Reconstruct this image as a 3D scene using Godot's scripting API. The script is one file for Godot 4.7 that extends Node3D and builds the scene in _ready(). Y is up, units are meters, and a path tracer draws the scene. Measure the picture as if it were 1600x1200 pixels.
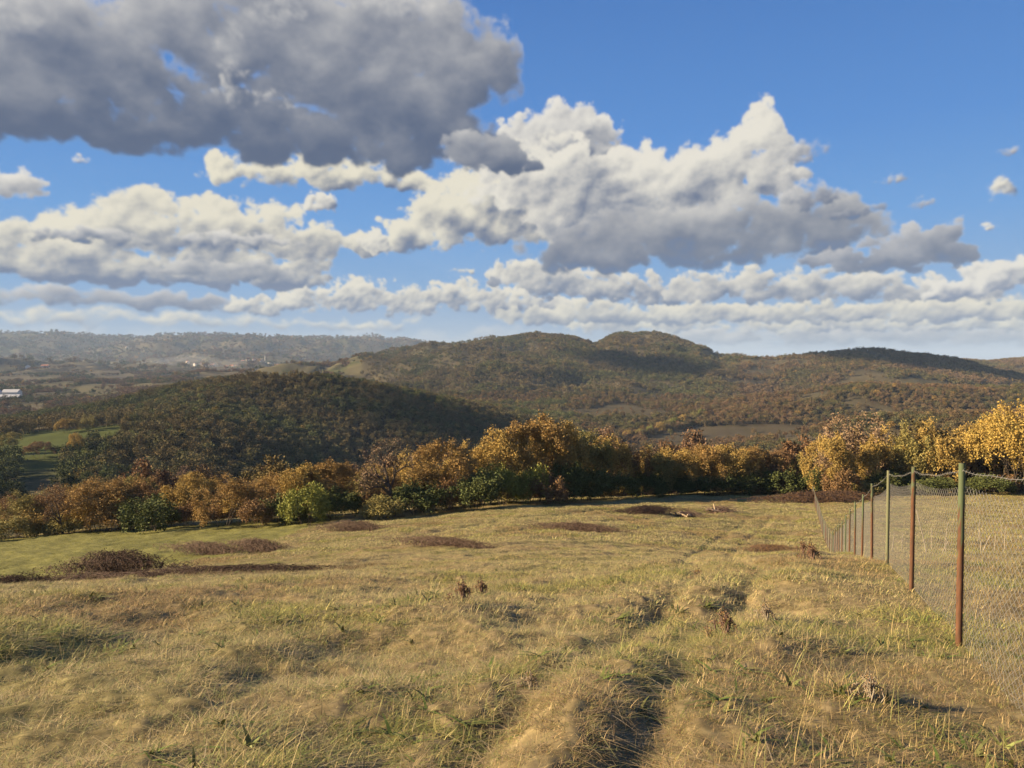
extends Node3D
# An autumn hillside: a rough dry meadow falls away to a belt of oaks, wooded hills and a village valley beyond.
# x is right, y up, -z the view direction; "f" below is the forward distance (-z). Heights are relative to the eye, EYE metres up.
const EXPOSURE := 3.3
const SKY_GAIN := 0.285
const EYE := 1.6
var rng := RandomNumberGenerator.new()
var taken := {}
var mats := {}

func _ready() -> void:
	rng.seed = 12
	# camera
	var cam := Camera3D.new()
	cam.name = "camera"
	cam.position = Vector3(0, EYE, 0)
	cam.rotation.x = -atan(40.0 / 1178.0)
	cam.fov = rad_to_deg(2.0 * atan(600.0 / 1178.0))
	cam.near = 0.1
	cam.far = 60000.0
	add_child(cam)
	# sky, air and exposure
	var we := WorldEnvironment.new()
	we.name = "world_environment"
	var env := Environment.new()
	env.background_mode = Environment.BG_SKY
	env.tonemap_mode = Environment.TONE_MAPPER_LINEAR
	env.tonemap_exposure = EXPOSURE
	var sky := Sky.new()
	var pano := PanoramaSkyMaterial.new()
	pano.panorama = make_sky()
	sky.sky_material = pano
	env.sky = sky
	env.fog_enabled = true
	env.fog_density = 0.00007
	env.fog_light_color = Color(0.72, 0.84, 1.0)
	env.volumetric_fog_enabled = true
	env.volumetric_fog_density = 0.0
	env.sdfgi_enabled = true
	env.ssao_enabled = true
	env.ssil_enabled = true
	we.environment = env
	add_child(we)
	# the low sun, far to the left
	var sun := DirectionalLight3D.new()
	sun.name = "sun"
	sun.light_energy = 1.6
	sun.light_color = Color(1.0, 0.88, 0.70)
	sun.light_angular_distance = 0.5
	sun.shadow_enabled = true
	var az := deg_to_rad(-95.0)
	var el := deg_to_rad(19.0)
	add_child(sun)
	sun.look_at_from_position(Vector3(sin(az) * cos(el), sin(el), -cos(az) * cos(el)) * 100.0, Vector3.ZERO)
	setup_terrain()
	build_shading_clouds(sun.global_basis.z.normalized())
	setup_materials()
	build_ground()
	build_forests()
	build_tree_belt()
	build_village()
	build_fence()
	build_meadow_things()
	build_grass()

# ---------------------------------------------------------------- small helpers
func numbered(called: String) -> String:
	taken[called] = taken.get(called, -1) + 1
	return called if taken[called] == 0 else "%s_%03d" % [called, taken[called]]

func thing(called: String, label: String, category: String, at: Vector3, group := "") -> Node3D:
	var o := Node3D.new()
	o.name = numbered(called)
	add_child(o)
	o.position = at
	o.set_meta("label", label)
	o.set_meta("category", category)
	if group != "":
		o.set_meta("group", group)
	return o

func part(called: String, mesh: Mesh, mat: Material, parent: Node3D) -> MeshInstance3D:
	var m := MeshInstance3D.new()
	m.name = called
	m.mesh = mesh
	m.material_override = mat
	parent.add_child(m, true)
	return m

class Geo:
	var v := PackedVector3Array()
	var n := PackedVector3Array()
	var c := PackedColorArray()
	var uv := PackedVector2Array()
	var ix := PackedInt32Array()
	var tint := Color.WHITE
	func mesh(with_normals := true) -> ArrayMesh:
		var a := []
		a.resize(Mesh.ARRAY_MAX)
		a[Mesh.ARRAY_VERTEX] = v
		if with_normals:
			a[Mesh.ARRAY_NORMAL] = n
		if c.size() == v.size():
			a[Mesh.ARRAY_COLOR] = c
		a[Mesh.ARRAY_INDEX] = ix
		var m := ArrayMesh.new()
		m.add_surface_from_arrays(Mesh.PRIMITIVE_TRIANGLES, a)
		return m
	func tri(a: Vector3, b: Vector3, d: Vector3, col: Color) -> void:
		var k := v.size()
		v.append(a); v.append(b); v.append(d)
		c.append(col); c.append(col); c.append(col)
		ix.append(k); ix.append(k + 1); ix.append(k + 2)
	func quad(a: Vector3, b: Vector3, d: Vector3, e: Vector3, col: Color) -> void:
		var k := v.size()
		v.append(a); v.append(b); v.append(d); v.append(e)
		for q in 4:
			c.append(col)
		ix.append_array([k, k + 1, k + 2, k, k + 2, k + 3])
	# a tapered tube through the given points
	func tube(pts: Array, radii: Array, sides: int, col: Color) -> void:
		var k := v.size()
		var np := pts.size()
		for i in np:
			var dir: Vector3 = (pts[mini(i + 1, np - 1)] - pts[maxi(i - 1, 0)]).normalized()
			var side := dir.cross(Vector3(0.31, 0.2, 0.93)).normalized()
			if absf(dir.dot(Vector3(0.31, 0.2, 0.93))) > 0.95:
				side = dir.cross(Vector3.RIGHT).normalized()
			var up := side.cross(dir)
			for s in sides:
				var a := TAU * s / sides
				var nn := side * cos(a) + up * sin(a)
				v.append(pts[i] + nn * radii[i])
				n.append(nn)
				c.append(col)
		for i in np - 1:
			for s in sides:
				var a0 := k + i * sides + s
				var a1 := k + i * sides + (s + 1) % sides
				ix.append_array([a0, a1, a0 + sides, a1, a1 + sides, a0 + sides])
		# end cap
		var e := v.size()
		v.append(pts[np - 1]); n.append((pts[np - 1] - pts[np - 2]).normalized()); c.append(col)
		for s in sides:
			ix.append_array([k + (np - 1) * sides + s, k + (np - 1) * sides + (s + 1) % sides, e])
	func box(x0: float, x1: float, y0: float, y1: float, z0: float, z1: float, col: Color) -> void:
		var p := [Vector3(x0, y0, z0), Vector3(x1, y0, z0), Vector3(x1, y1, z0), Vector3(x0, y1, z0), Vector3(x0, y0, z1), Vector3(x1, y0, z1), Vector3(x1, y1, z1), Vector3(x0, y1, z1)]
		for f in [[0, 1, 2, 3], [5, 4, 7, 6], [4, 0, 3, 7], [1, 5, 6, 2], [3, 2, 6, 7], [4, 5, 1, 0]]:
			quad(p[f[0]], p[f[1]], p[f[2]], p[f[3]], col)

func noise_tex(freq: float, lo: float, hi: float, sd: int, size := 512, octaves := 5) -> NoiseTexture2D:
	var n := FastNoiseLite.new()
	n.noise_type = FastNoiseLite.TYPE_SIMPLEX_SMOOTH
	n.frequency = freq
	n.seed = sd
	n.fractal_octaves = octaves
	var t := NoiseTexture2D.new()
	t.width = size
	t.height = size
	t.seamless = true
	t.noise = n
	var g := Gradient.new()
	g.set_color(0, Color(lo, lo, lo))
	g.set_color(1, Color(hi, hi, hi))
	t.color_ramp = g
	return t

func lin(r: float, g: float, b: float) -> Color:
	return Color(r, g, b).linear_to_srgb()

func leaf_mat(c: Color, back := 0.5) -> StandardMaterial3D:
	var m := StandardMaterial3D.new()
	m.albedo_color = c.linear_to_srgb()
	m.vertex_color_use_as_albedo = true
	m.roughness = 0.75
	m.metallic_specular = 0.25
	m.backlight_enabled = true
	m.backlight = Color(back, back, back)
	return m

func setup_materials() -> void:
	var g := StandardMaterial3D.new()
	g.vertex_color_use_as_albedo = true
	g.roughness = 0.95
	g.metallic_specular = 0.15
	g.albedo_texture = noise_tex(0.03, 0.55, 1.0, 3)
	g.uv1_triplanar = true
	g.uv1_world_triplanar = true
	g.uv1_scale = Vector3(0.37, 0.37, 0.37)
	mats.ground = g
	var b := StandardMaterial3D.new()
	b.vertex_color_use_as_albedo = true
	b.albedo_color = lin(0.075, 0.058, 0.045)
	b.roughness = 0.9
	mats.bark = b
	var f := StandardMaterial3D.new()      # foliage of scattered copies, coloured copy by copy
	f.vertex_color_use_as_albedo = true
	f.roughness = 0.85
	f.metallic_specular = 0.15
	f.backlight_enabled = true
	f.backlight = Color(0.3, 0.3, 0.3)
	mats.mass = f
	var gr := StandardMaterial3D.new()
	gr.vertex_color_use_as_albedo = true
	gr.roughness = 0.65
	gr.metallic_specular = 0.35
	gr.backlight_enabled = true
	gr.backlight = Color(0.55, 0.55, 0.55)
	mats.grass = gr
	mats.rust_orange = leaf_mat(Color(0.29, 0.195, 0.075))
	mats.gold = leaf_mat(Color(0.36, 0.26, 0.085))
	mats.yellow = leaf_mat(Color(0.40, 0.29, 0.085))
	mats.brown = leaf_mat(Color(0.22, 0.14, 0.07))
	mats.olive = leaf_mat(Color(0.25, 0.22, 0.08))
	mats.lime = leaf_mat(Color(0.22, 0.235, 0.06))
	mats.dark_green = leaf_mat(Color(0.095, 0.115, 0.04), 0.4)
	mats.grey_twig = leaf_mat(Color(0.24, 0.17, 0.11), 0.3)
	mats.bramble = leaf_mat(Color(0.095, 0.075, 0.055), 0.25)

# ---------------------------------------------------------------- terrain
var tab_c := PackedFloat32Array()
var tab_f := PackedFloat32Array()
var hn := FastNoiseLite.new()
var hn2 := FastNoiseLite.new()
var mn := FastNoiseLite.new()
var cell := FastNoiseLite.new()
var ruts := []

func fill_table(pts: Array) -> PackedFloat32Array:
	var raw := PackedFloat32Array()
	for i in 1000:                      # every half metre from -60 to 440
		var d := -60.0 + i * 0.5
		var v: float = pts[0][1]
		for k in pts.size() - 1:
			if d >= pts[k][0] and d <= pts[k + 1][0]:
				v = lerpf(pts[k][1], pts[k + 1][1], (d - pts[k][0]) / (pts[k + 1][0] - pts[k][0]))
		if d > pts[-1][0]:
			v = pts[-1][1]
		raw.append(v)
	var out := PackedFloat32Array()
	for i in 1000:
		var d := -60.0 + i * 0.5
		var wdt := int(1 + maxf(0.0, d) * 0.18)
		var s := 0.0
		for k in range(-wdt, wdt + 1):
			s += raw[clampi(i + k, 0, 999)]
		out.append(s / (2 * wdt + 1))
	return out

func setup_terrain() -> void:
	tab_c = fill_table([[-60, 2.0], [-20, -0.6], [0, -1.6], [3, -1.84], [6, -2.35], [8.5, -2.82], [16, -4.62], [30, -7.9], [48, -11.4], [65, -13.8], [90, -17.2], [110, -20.5], [150, -32], [250, -58], [350, -75], [440, -80]])
	tab_f = fill_table([[-60, 2.0], [-20, -0.6], [0, -1.6], [3, -1.9], [6.05, -2.31], [9.55, -2.9], [12.4, -3.38], [15, -4.05], [20.4, -5.35], [27.8, -7.4], [32, -8.65], [46, -12.3], [60, -14.4], [100, -18.6], [115, -20.5], [150, -32], [250, -58], [350, -75], [440, -80]])
	hn.noise_type = FastNoiseLite.TYPE_SIMPLEX_SMOOTH
	hn.seed = 4; hn.frequency = 1.0; hn.fractal_octaves = 4
	hn2.noise_type = FastNoiseLite.TYPE_SIMPLEX_SMOOTH
	hn2.seed = 8; hn2.frequency = 1.0
	hn2.fractal_type = FastNoiseLite.FRACTAL_RIDGED
	hn2.fractal_octaves = 3
	mn.noise_type = FastNoiseLite.TYPE_SIMPLEX_SMOOTH
	mn.seed = 15; mn.frequency = 1.0; mn.fractal_octaves = 3
	cell.noise_type = FastNoiseLite.TYPE_CELLULAR
	cell.seed = 31; cell.frequency = 1.0
	cell.cellular_return_type = FastNoiseLite.RETURN_CELL_VALUE
	cell.cellular_jitter = 0.9
	# wheel ruts and trodden hollows in the meadow: points (x, f), depth, half width
	ruts = [
		[[Vector2(-1.2, 0.5), Vector2(-0.3, 3.3), Vector2(0.1, 4.6), Vector2(0.85, 6.3), Vector2(1.75, 8.6), Vector2(3.2, 12.5), Vector2(4.6, 20), Vector2(8, 34), Vector2(14, 52), Vector2(24, 74)], 0.17, 0.19],
		[[Vector2(0.1, 1.5), Vector2(0.75, 4.2), Vector2(1.05, 5.0), Vector2(1.55, 6.4), Vector2(2.6, 8.6), Vector2(4.2, 12.5), Vector2(5.9, 20), Vector2(9.8, 34), Vector2(16, 52), Vector2(26, 74)], 0.155, 0.17],
		[[Vector2(-9, 40), Vector2(-2, 50), Vector2(10, 64), Vector2(26, 80)], 0.25, 0.5],
		[[Vector2(-12, 48), Vector2(-4, 58), Vector2(8, 72), Vector2(20, 84)], 0.25, 0.6],
	]

func look(tab: PackedFloat32Array, d: float) -> float:
	var t := clampf((d + 60.0) * 2.0, 0.0, 998.0)
	var i := int(t)
	return lerpf(tab[i], tab[i + 1], t - i)

func bump(x: float, f: float, cx: float, cf: float, sl: float, sr: float, sn: float, sf: float, h: float) -> float:
	var a := (x - cx) / (sl if x < cx else sr)
	var b := (f - cf) / (sn if f < cf else sf)
	var q := a * a + b * b
	return 0.0 if q > 18.0 else h * exp(-0.5 * q)

func hills(x: float, f: float, r: float) -> float:
	var q := x / maxf(f, 200.0)
	var left := sstep(-0.12, -0.45, q)
	var fl := lerpf(-82.0, lerpf(-50.0, -66.0, sstep(380.0, 560.0, f)), left)
	fl += clampf((f - 1200.0) * 0.012, 0.0, 26.0) * sstep(0.1, -0.2, q)
	var y := fl
	var up := 0.0                                                       # hills joined so that folds stay between them
	for e in [[-165, 690, 150, 120, 170, 260, 56], [40, 1900, 400, 300, 480, 700, 130], [330, 1880, 220, 190, 420, 650, 128], [650, 1500, 190, 260, 260, 350, 97], [1350, 2000, 380, 600, 350, 500, 76],
			[520, 860, 250, 420, 110, 170, 50], [340, 520, 110, 260, 80, 110, 38], [-900, 1500, 260, 260, 200, 200, 14], [-1750, 2400, 420, 400, 300, 400, 50], [-1150, 3050, 350, 350, 350, 500, 24]]:
		var h := bump(x, f, e[0], e[1], e[2], e[3], e[4], e[5], e[6])
		up += h * h * h * h
	y += sqrt(sqrt(up))
	if f > 2500.0:
		y += 245.0 * exp(-0.5 * pow((f - 5800.0 - 500.0 * hn.get_noise_1d(x * 0.0005)) / (1000.0 if f < 5800.0 else 2500.0), 2.0)) * sstep(900.0, -900.0, x) * (0.92 + 0.35 * hn.get_noise_2d(x * 0.0004, 3.0))
		y += bump(x, f, -1690, 11000, 380, 420, 900, 900, 330)
	var k := sstep(180.0, 700.0, r)
	k *= (0.15 + 0.85 * sstep(4.0, 40.0, y - fl)) * lerpf(0.35, 1.0, sstep(950.0, 1250.0, f - x * 0.8))
	y += k * (hn.get_noise_2d(x * 0.0034, f * 0.0034) * 16.0 - hn2.get_noise_2d(x * 0.0030 + 5.0, f * 0.0019) * 24.0 + 1.0 + hn.get_noise_2d(x * 0.012, f * 0.012) * 3.0)
	if r > 2500.0:
		y += sstep(2500.0, 5000.0, r) * sstep(9000.0, 6000.0, r) * (-hn2.get_noise_2d(x * 0.0007, f * 0.0009)) * 45.0
	if r > 7000.0:
		y = lerpf(y, maxf(y, -70.0) * 0.6 - 24.0, sstep(7000.0, 12000.0, r)) if x > 500.0 else y
	return y

# height relative to the eye
func height(x: float, f: float) -> float:
	var r := sqrt(x * x + f * f)
	var y := 0.0
	var t := sstep(115.0, 330.0, r)
	if t < 1.0:
		var w := sstep(0.06, 0.40, x / maxf(f, 4.0))
		y = lerpf(look(tab_c, f), look(tab_f, f), w)
		y -= 0.07 * clampf(-x, 0.0, 130.0) * sstep(6.0, 30.0, f)
		y += 0.02 * clampf(x, 0.0, 120.0) * sstep(20.0, 80.0, f)
		var fence := absf(x - 1.21 - 0.4 * f)
		var calm := 0.35 + 0.65 * sstep(0.2, 1.6, fence)
		y += calm * (mn.get_noise_2d(x * 0.62, f * 0.62) * 0.10 + mn.get_noise_2d(x * 2.1 + 90.0, f * 2.1) * 0.04 + mn.get_noise_2d(x * 0.19 + 7.0, f * 0.19) * 0.20) + mn.get_noise_2d(x * 0.05, f * 0.05 + 3.0) * 0.22 * sstep(14.0, 40.0, r)
		if f > 0.0 and f < 90.0 and absf(x) < 30.0:
			y -= rut(x, f)
	if t > 0.0:
		y = lerpf(y, hills(x, f, r), t)
	return y

func rut(x: float, f: float) -> float:
	var p := Vector2(x, f)
	var out := 0.0
	for u in ruts:
		var pts: Array = u[0]
		var best := 1e9
		for k in pts.size() - 1:
			if f < pts[k].y - 1.5 or f > pts[k + 1].y + 1.5:
				continue
			best = minf(best, p.distance_squared_to(Geometry2D.get_closest_point_to_segment(p, pts[k], pts[k + 1])))
		if best < 4.0:
			var wob: float = u[2] * (1.0 + 0.5 * mn.get_noise_2d(x * 0.8, f * 0.8))
			out = maxf(out, u[1] * exp(-best / (wob * wob)) * (0.65 + 0.7 * absf(mn.get_noise_2d(x * 0.3 + 50.0, f * 0.3))))
	return out

func on_ground(x: float, f: float) -> Vector3:
	return Vector3(x, EYE + height(x, f), -f)

# 0..1: how thickly trees stand here (beyond the belt)
func woods(x: float, f: float, r: float) -> float:
	if r < 118.0 and f > 0.0:
		return 0.0
	var n := hn.get_noise_2d(x * 0.0045 + 11.0, f * 0.0045)
	var q := x / maxf(f, 1.0)
	if Vector2((x + 232.0) / 36.0, (f - 375.0) / 44.0).length() < 1.0 + 0.3 * n:
		return 0.0
	if f > 340.0 and f < 1000.0 and x < 60.0 and q > -0.62:
		return 1.0
	if f < 340.0:
		return 0.9 if q > -0.5 or (f > 235.0 and (q < -0.66 or q > -0.595)) else 0.0
	if q < -0.2 and f > 850.0:                                       # the valley floor: hedges and copses
		var line := absf(hn.get_noise_2d(x * 0.004 + 31.0, f * 0.0024))
		return (0.75 if line < 0.05 else 0.0) + sstep(0.22, 0.4, n) * 0.9 + (0.35 if f > 3800.0 else 0.0)
	var open := sstep(0.10, 0.28, hn.get_noise_2d(x * 0.006 + 40.0, f * 0.0045 + 9.0))
	if Vector2((x - 215.0) / 110.0, (f - 690.0) / 60.0).length() < 1.0 + 0.4 * n:
		return 0.03
	if f > 1150.0 and x < 330.0:                                     # rough pasture with scrub on the big hill
		return clampf(0.34 + 1.6 * n + (0.35 if x > -60.0 else 0.0), 0.2, 1.0)
	return clampf(1.0 - 0.95 * open, 0.04, 1.0)

func ground_color(x: float, f: float, r: float) -> Color:
	var n := mn.get_noise_2d(x * 0.13, f * 0.13)
	if r < 112.0:
		if x < -18.5 + 2.0 * n and f > 25.0 + 2.0 * n and f < 88.0:
			return Color(0.27, 0.27, 0.10) * (1.0 + 0.25 * mn.get_noise_2d(x * 0.1, f * 1.1))
		var c := Color(0.36, 0.29, 0.16).lerp(Color(0.29, 0.26, 0.125), sstep(-0.15, 0.35, n))
		return c
	var w := woods(x, f, r)
	var floor_c := Color(0.085, 0.065, 0.042).lerp(Color(0.075, 0.068, 0.036), sstep(-0.2, 0.2, n))
	var q := x / maxf(f, 1.0)
	if Vector2((x + 232.0) / 55.0, (f - 370.0) / 60.0).length() < 1.3:
		return Color(0.115, 0.145, 0.045) * (1.0 + 0.3 * hn.get_noise_2d(x * 0.02, f * 0.15))
	var v := cell.get_noise_2d(x * 0.0042 + 0.15 * hn.get_noise_2d(x * 0.004, f * 0.004), f * 0.0030)
	var field := Color(0.165, 0.143, 0.09)
	if v > 0.45:
		field = Color(0.11, 0.12, 0.052)
	elif v > 0.05:
		field = Color(0.165, 0.15, 0.08)
	elif v < -0.5:
		field = Color(0.12, 0.095, 0.068)
	if q > -0.2:
		field = field.lerp(Color(0.11, 0.093, 0.06), 0.75)
	field *= 1.0 + 0.25 * hn.get_noise_2d(x * 0.03, f * 0.03)
	return field.lerp(floor_c, sstep(0.3, 0.9, w))

func build_ground() -> void:
	var az := PackedFloat32Array()
	for i in 361:
		az.append(-40.0 + 80.0 * i / 360.0)
	for i in range(1, 120):
		az.append(40.0 + 280.0 * i / 120.0)
	var na := az.size()
	var sa := PackedFloat32Array(); var ca := PackedFloat32Array()
	for a in az:
		sa.append(sin(deg_to_rad(a))); ca.append(cos(deg_to_rad(a)))
	var rr := PackedFloat32Array()
	var r := 0.35
	while r < 30000.0:
		rr.append(r)
		r *= 1.0155 if r < 4000.0 else 1.03
	var nr := rr.size()
	var g := Geo.new()
	g.v.resize(na * nr); g.n.resize(na * nr); g.c.resize(na * nr)
	for j in nr:
		for i in na:
			var x := rr[j] * sa[i]
			var f := rr[j] * ca[i]
			g.v[j * na + i] = Vector3(x, EYE + height(x, f), -f)
			g.c[j * na + i] = ground_color(x, f, rr[j])
	for j in nr:
		for i in na:
			var du := g.v[j * na + (i + 1) % na] - g.v[j * na + (i + na - 1) % na]
			var dv := g.v[mini(j + 1, nr - 1) * na + i] - g.v[maxi(j - 1, 0) * na + i]
			g.n[j * na + i] = du.cross(dv).normalized() * (1.0 if du.cross(dv).y > 0.0 else -1.0)
	var ix := PackedInt32Array()
	ix.resize((nr - 1) * na * 6)
	var o := 0
	for j in nr - 1:
		for i in na:
			var a := j * na + i
			var b := j * na + (i + 1) % na
			ix[o] = a; ix[o + 1] = a + na; ix[o + 2] = b
			ix[o + 3] = b; ix[o + 4] = a + na; ix[o + 5] = b + na
			o += 6
	g.ix = ix
	var m := part("ground", g.mesh(), mats.ground, self)
	m.set_meta("kind", "structure")
	m.set_meta("label", "rough meadow slope, valley and rolling hills")

# cumulus beside the frame, between the sun and the hills: their shadows lie on the wooded hill and the spurs
func build_shading_clouds(to_sun: Vector3) -> void:
	var cm := StandardMaterial3D.new()
	cm.albedo_color = Color(0.95, 0.95, 0.95)
	cm.roughness = 1.0
	var cl := FastNoiseLite.new()
	cl.frequency = 1.0
	cl.fractal_octaves = 4
	for e in [[30.0, 570.0, -66.0, Vector3(34, 12, 120), "flat cumulus drifting left of the view, shading the wooded hill"], [760.0, 1480.0, 0.0, Vector3(120, 30, 230), "large cumulus left of the view, shading the right hand hill"], [330.0, 1450.0, -30.0, Vector3(60, 22, 150), "cumulus left of the view, shading the big hill's folds"]]:
		var g := Geo.new()
		var size: Vector3 = e[3]
		for j in 33:
			for i in 64:
				var a := TAU * i / 64.0
				var b := PI * (j / 32.0 - 0.5)
				var n := Vector3(cos(a) * cos(b), sin(b), sin(a) * cos(b))
				var k := 1.0 + 0.55 * cl.get_noise_3d(n.x * 1.7 + e[0], n.y * 1.7, n.z * 1.7) + 0.12 * cl.get_noise_3d(n.x * 6.0, n.y * 6.0 + e[1], n.z * 6.0)
				g.v.append(n * size * k)
				g.n.append(n)
				g.c.append(Color.WHITE)
		for j in 32:
			for i in 64:
				var p := j * 64 + i
				var q := j * 64 + (i + 1) % 64
				g.ix.append_array([p, q, p + 64, q, q + 64, p + 64])
		var m := part(numbered("cloud"), g.mesh(), cm, self)
		m.position = Vector3(e[0], e[2], -e[1]) + to_sun * 2800.0
		m.set_meta("label", e[4])
		m.set_meta("category", "cloud")

# ---------------------------------------------------------------- trees
# a grown tree: limbs fork into twigs, leaves sit round the twigs. Returns [wood mesh, leaf mesh]; height 1 unit = 1 m.
func make_tree(sd: int, tall: float, wide: float, levels: int, leaves: int, leaf: float, stems: int, low: float, sides := 4) -> Array:
	var tr := RandomNumberGenerator.new()
	tr.seed = sd
	var wood := Geo.new()
	var tips := []
	var queue := []
	for s in stems:
		var a := TAU * (s + tr.randf()) / stems
		var lean := 0.12 if stems == 1 else 0.55
		queue.append([Vector3(cos(a), 0, sin(a)) * (0.0 if stems == 1 else 0.25), Vector3(cos(a) * lean, 1.0, sin(a) * lean).normalized(), tall * (low if stems == 1 else 0.3), tall * (0.015 if stems == 1 else 0.009) * (0.6 if low < 0.12 else 1.0), 0])
	var centre := Vector3(0, tall * (0.5 + low * 0.4), 0)
	while queue.size():
		var q = queue.pop_back()
		var p: Vector3 = q[0]
		var dir: Vector3 = q[1]
		var ln: float = q[2]
		var rad: float = q[3]
		var lv: int = q[4]
		var bend := Vector3(tr.randf_range(-1, 1), tr.randf_range(-0.4, 0.6), tr.randf_range(-1, 1)) * 0.22
		var mid := p + dir * ln * 0.5
		var d2 := (dir + bend).normalized()
		var end := mid + d2 * ln * 0.5
		wood.tube([p, mid, end], [rad, rad * 0.82, rad * 0.6], sides if lv < 3 else 3, Color.WHITE * tr.randf_range(0.8, 1.15))
		if lv >= levels:
			tips.append([mid, end])
			continue
		var kids := 4 if lv == 0 else 3
		if lv >= 2 and tr.randf() < 0.35:
			kids += 1
		for k in kids:
			var a := TAU * (k + tr.randf() * 0.8) / kids
			var side := d2.cross(Vector3.UP if absf(d2.y) < 0.9 else Vector3.RIGHT).normalized()
			var up := side.cross(d2)
			var spread := tr.randf_range(0.45, 0.95)
			var nd := (d2 + (side * cos(a) + up * sin(a)) * spread).normalized()
			nd.x *= wide / (tall * 0.42)
			nd.z *= wide / (tall * 0.42)
			nd = (nd + Vector3(0, 0.06, 0)).normalized()
			if end.y + nd.y * ln < tall * 0.12:
				nd.y = absf(nd.y)
			var from := mid.lerp(end, tr.randf_range(0.3, 1.0)) if k > 0 else end
			queue.append([from, nd, ln * tr.randf_range(0.6, 0.86) * (0.85 if lv == 0 and stems == 1 else 0.82), rad * 0.56, lv + 1])
	# fit to the asked size
	var hi := 0.01
	var ra := 0.01
	for t in tips:
		hi = maxf(hi, t[1].y)
		ra = maxf(ra, Vector2(t[1].x, t[1].z).length())
	var fit := Vector3(wide / ra, tall / hi, wide / ra)
	for k in wood.v.size():
		wood.v[k] = wood.v[k] * fit
	var lf := Geo.new()
	var per := int(ceil(leaves / float(maxi(1, tips.size()))))
	for t in tips:
		var a: Vector3 = t[0] * fit
		var b: Vector3 = t[1] * fit
		var tone := tr.randf_range(0.72, 1.22)
		var hue := tr.randf_range(-0.12, 0.12)
		for k in per:
			var c := a.lerp(b, tr.randf_range(0.0, 1.15)) + Vector3(tr.randfn(), tr.randfn(), tr.randfn()) * leaf * 1.5
			var u := Vector3(tr.randfn(), tr.randfn() * 0.7, tr.randfn()).normalized() * leaf * tr.randf_range(0.6, 1.2)
			var w := u.cross(Vector3(tr.randfn(), tr.randfn(), tr.randfn())).normalized() * leaf * tr.randf_range(0.35, 0.6)
			var l := tone * tr.randf_range(0.75, 1.25)
			lf.quad(c - u, c + w, c + u, c - w, Color(l * (1.0 + hue), l, l * (1.0 - hue)))
	return [wood.mesh(), lf.mesh(false)]

var tree_shapes := {}

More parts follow.
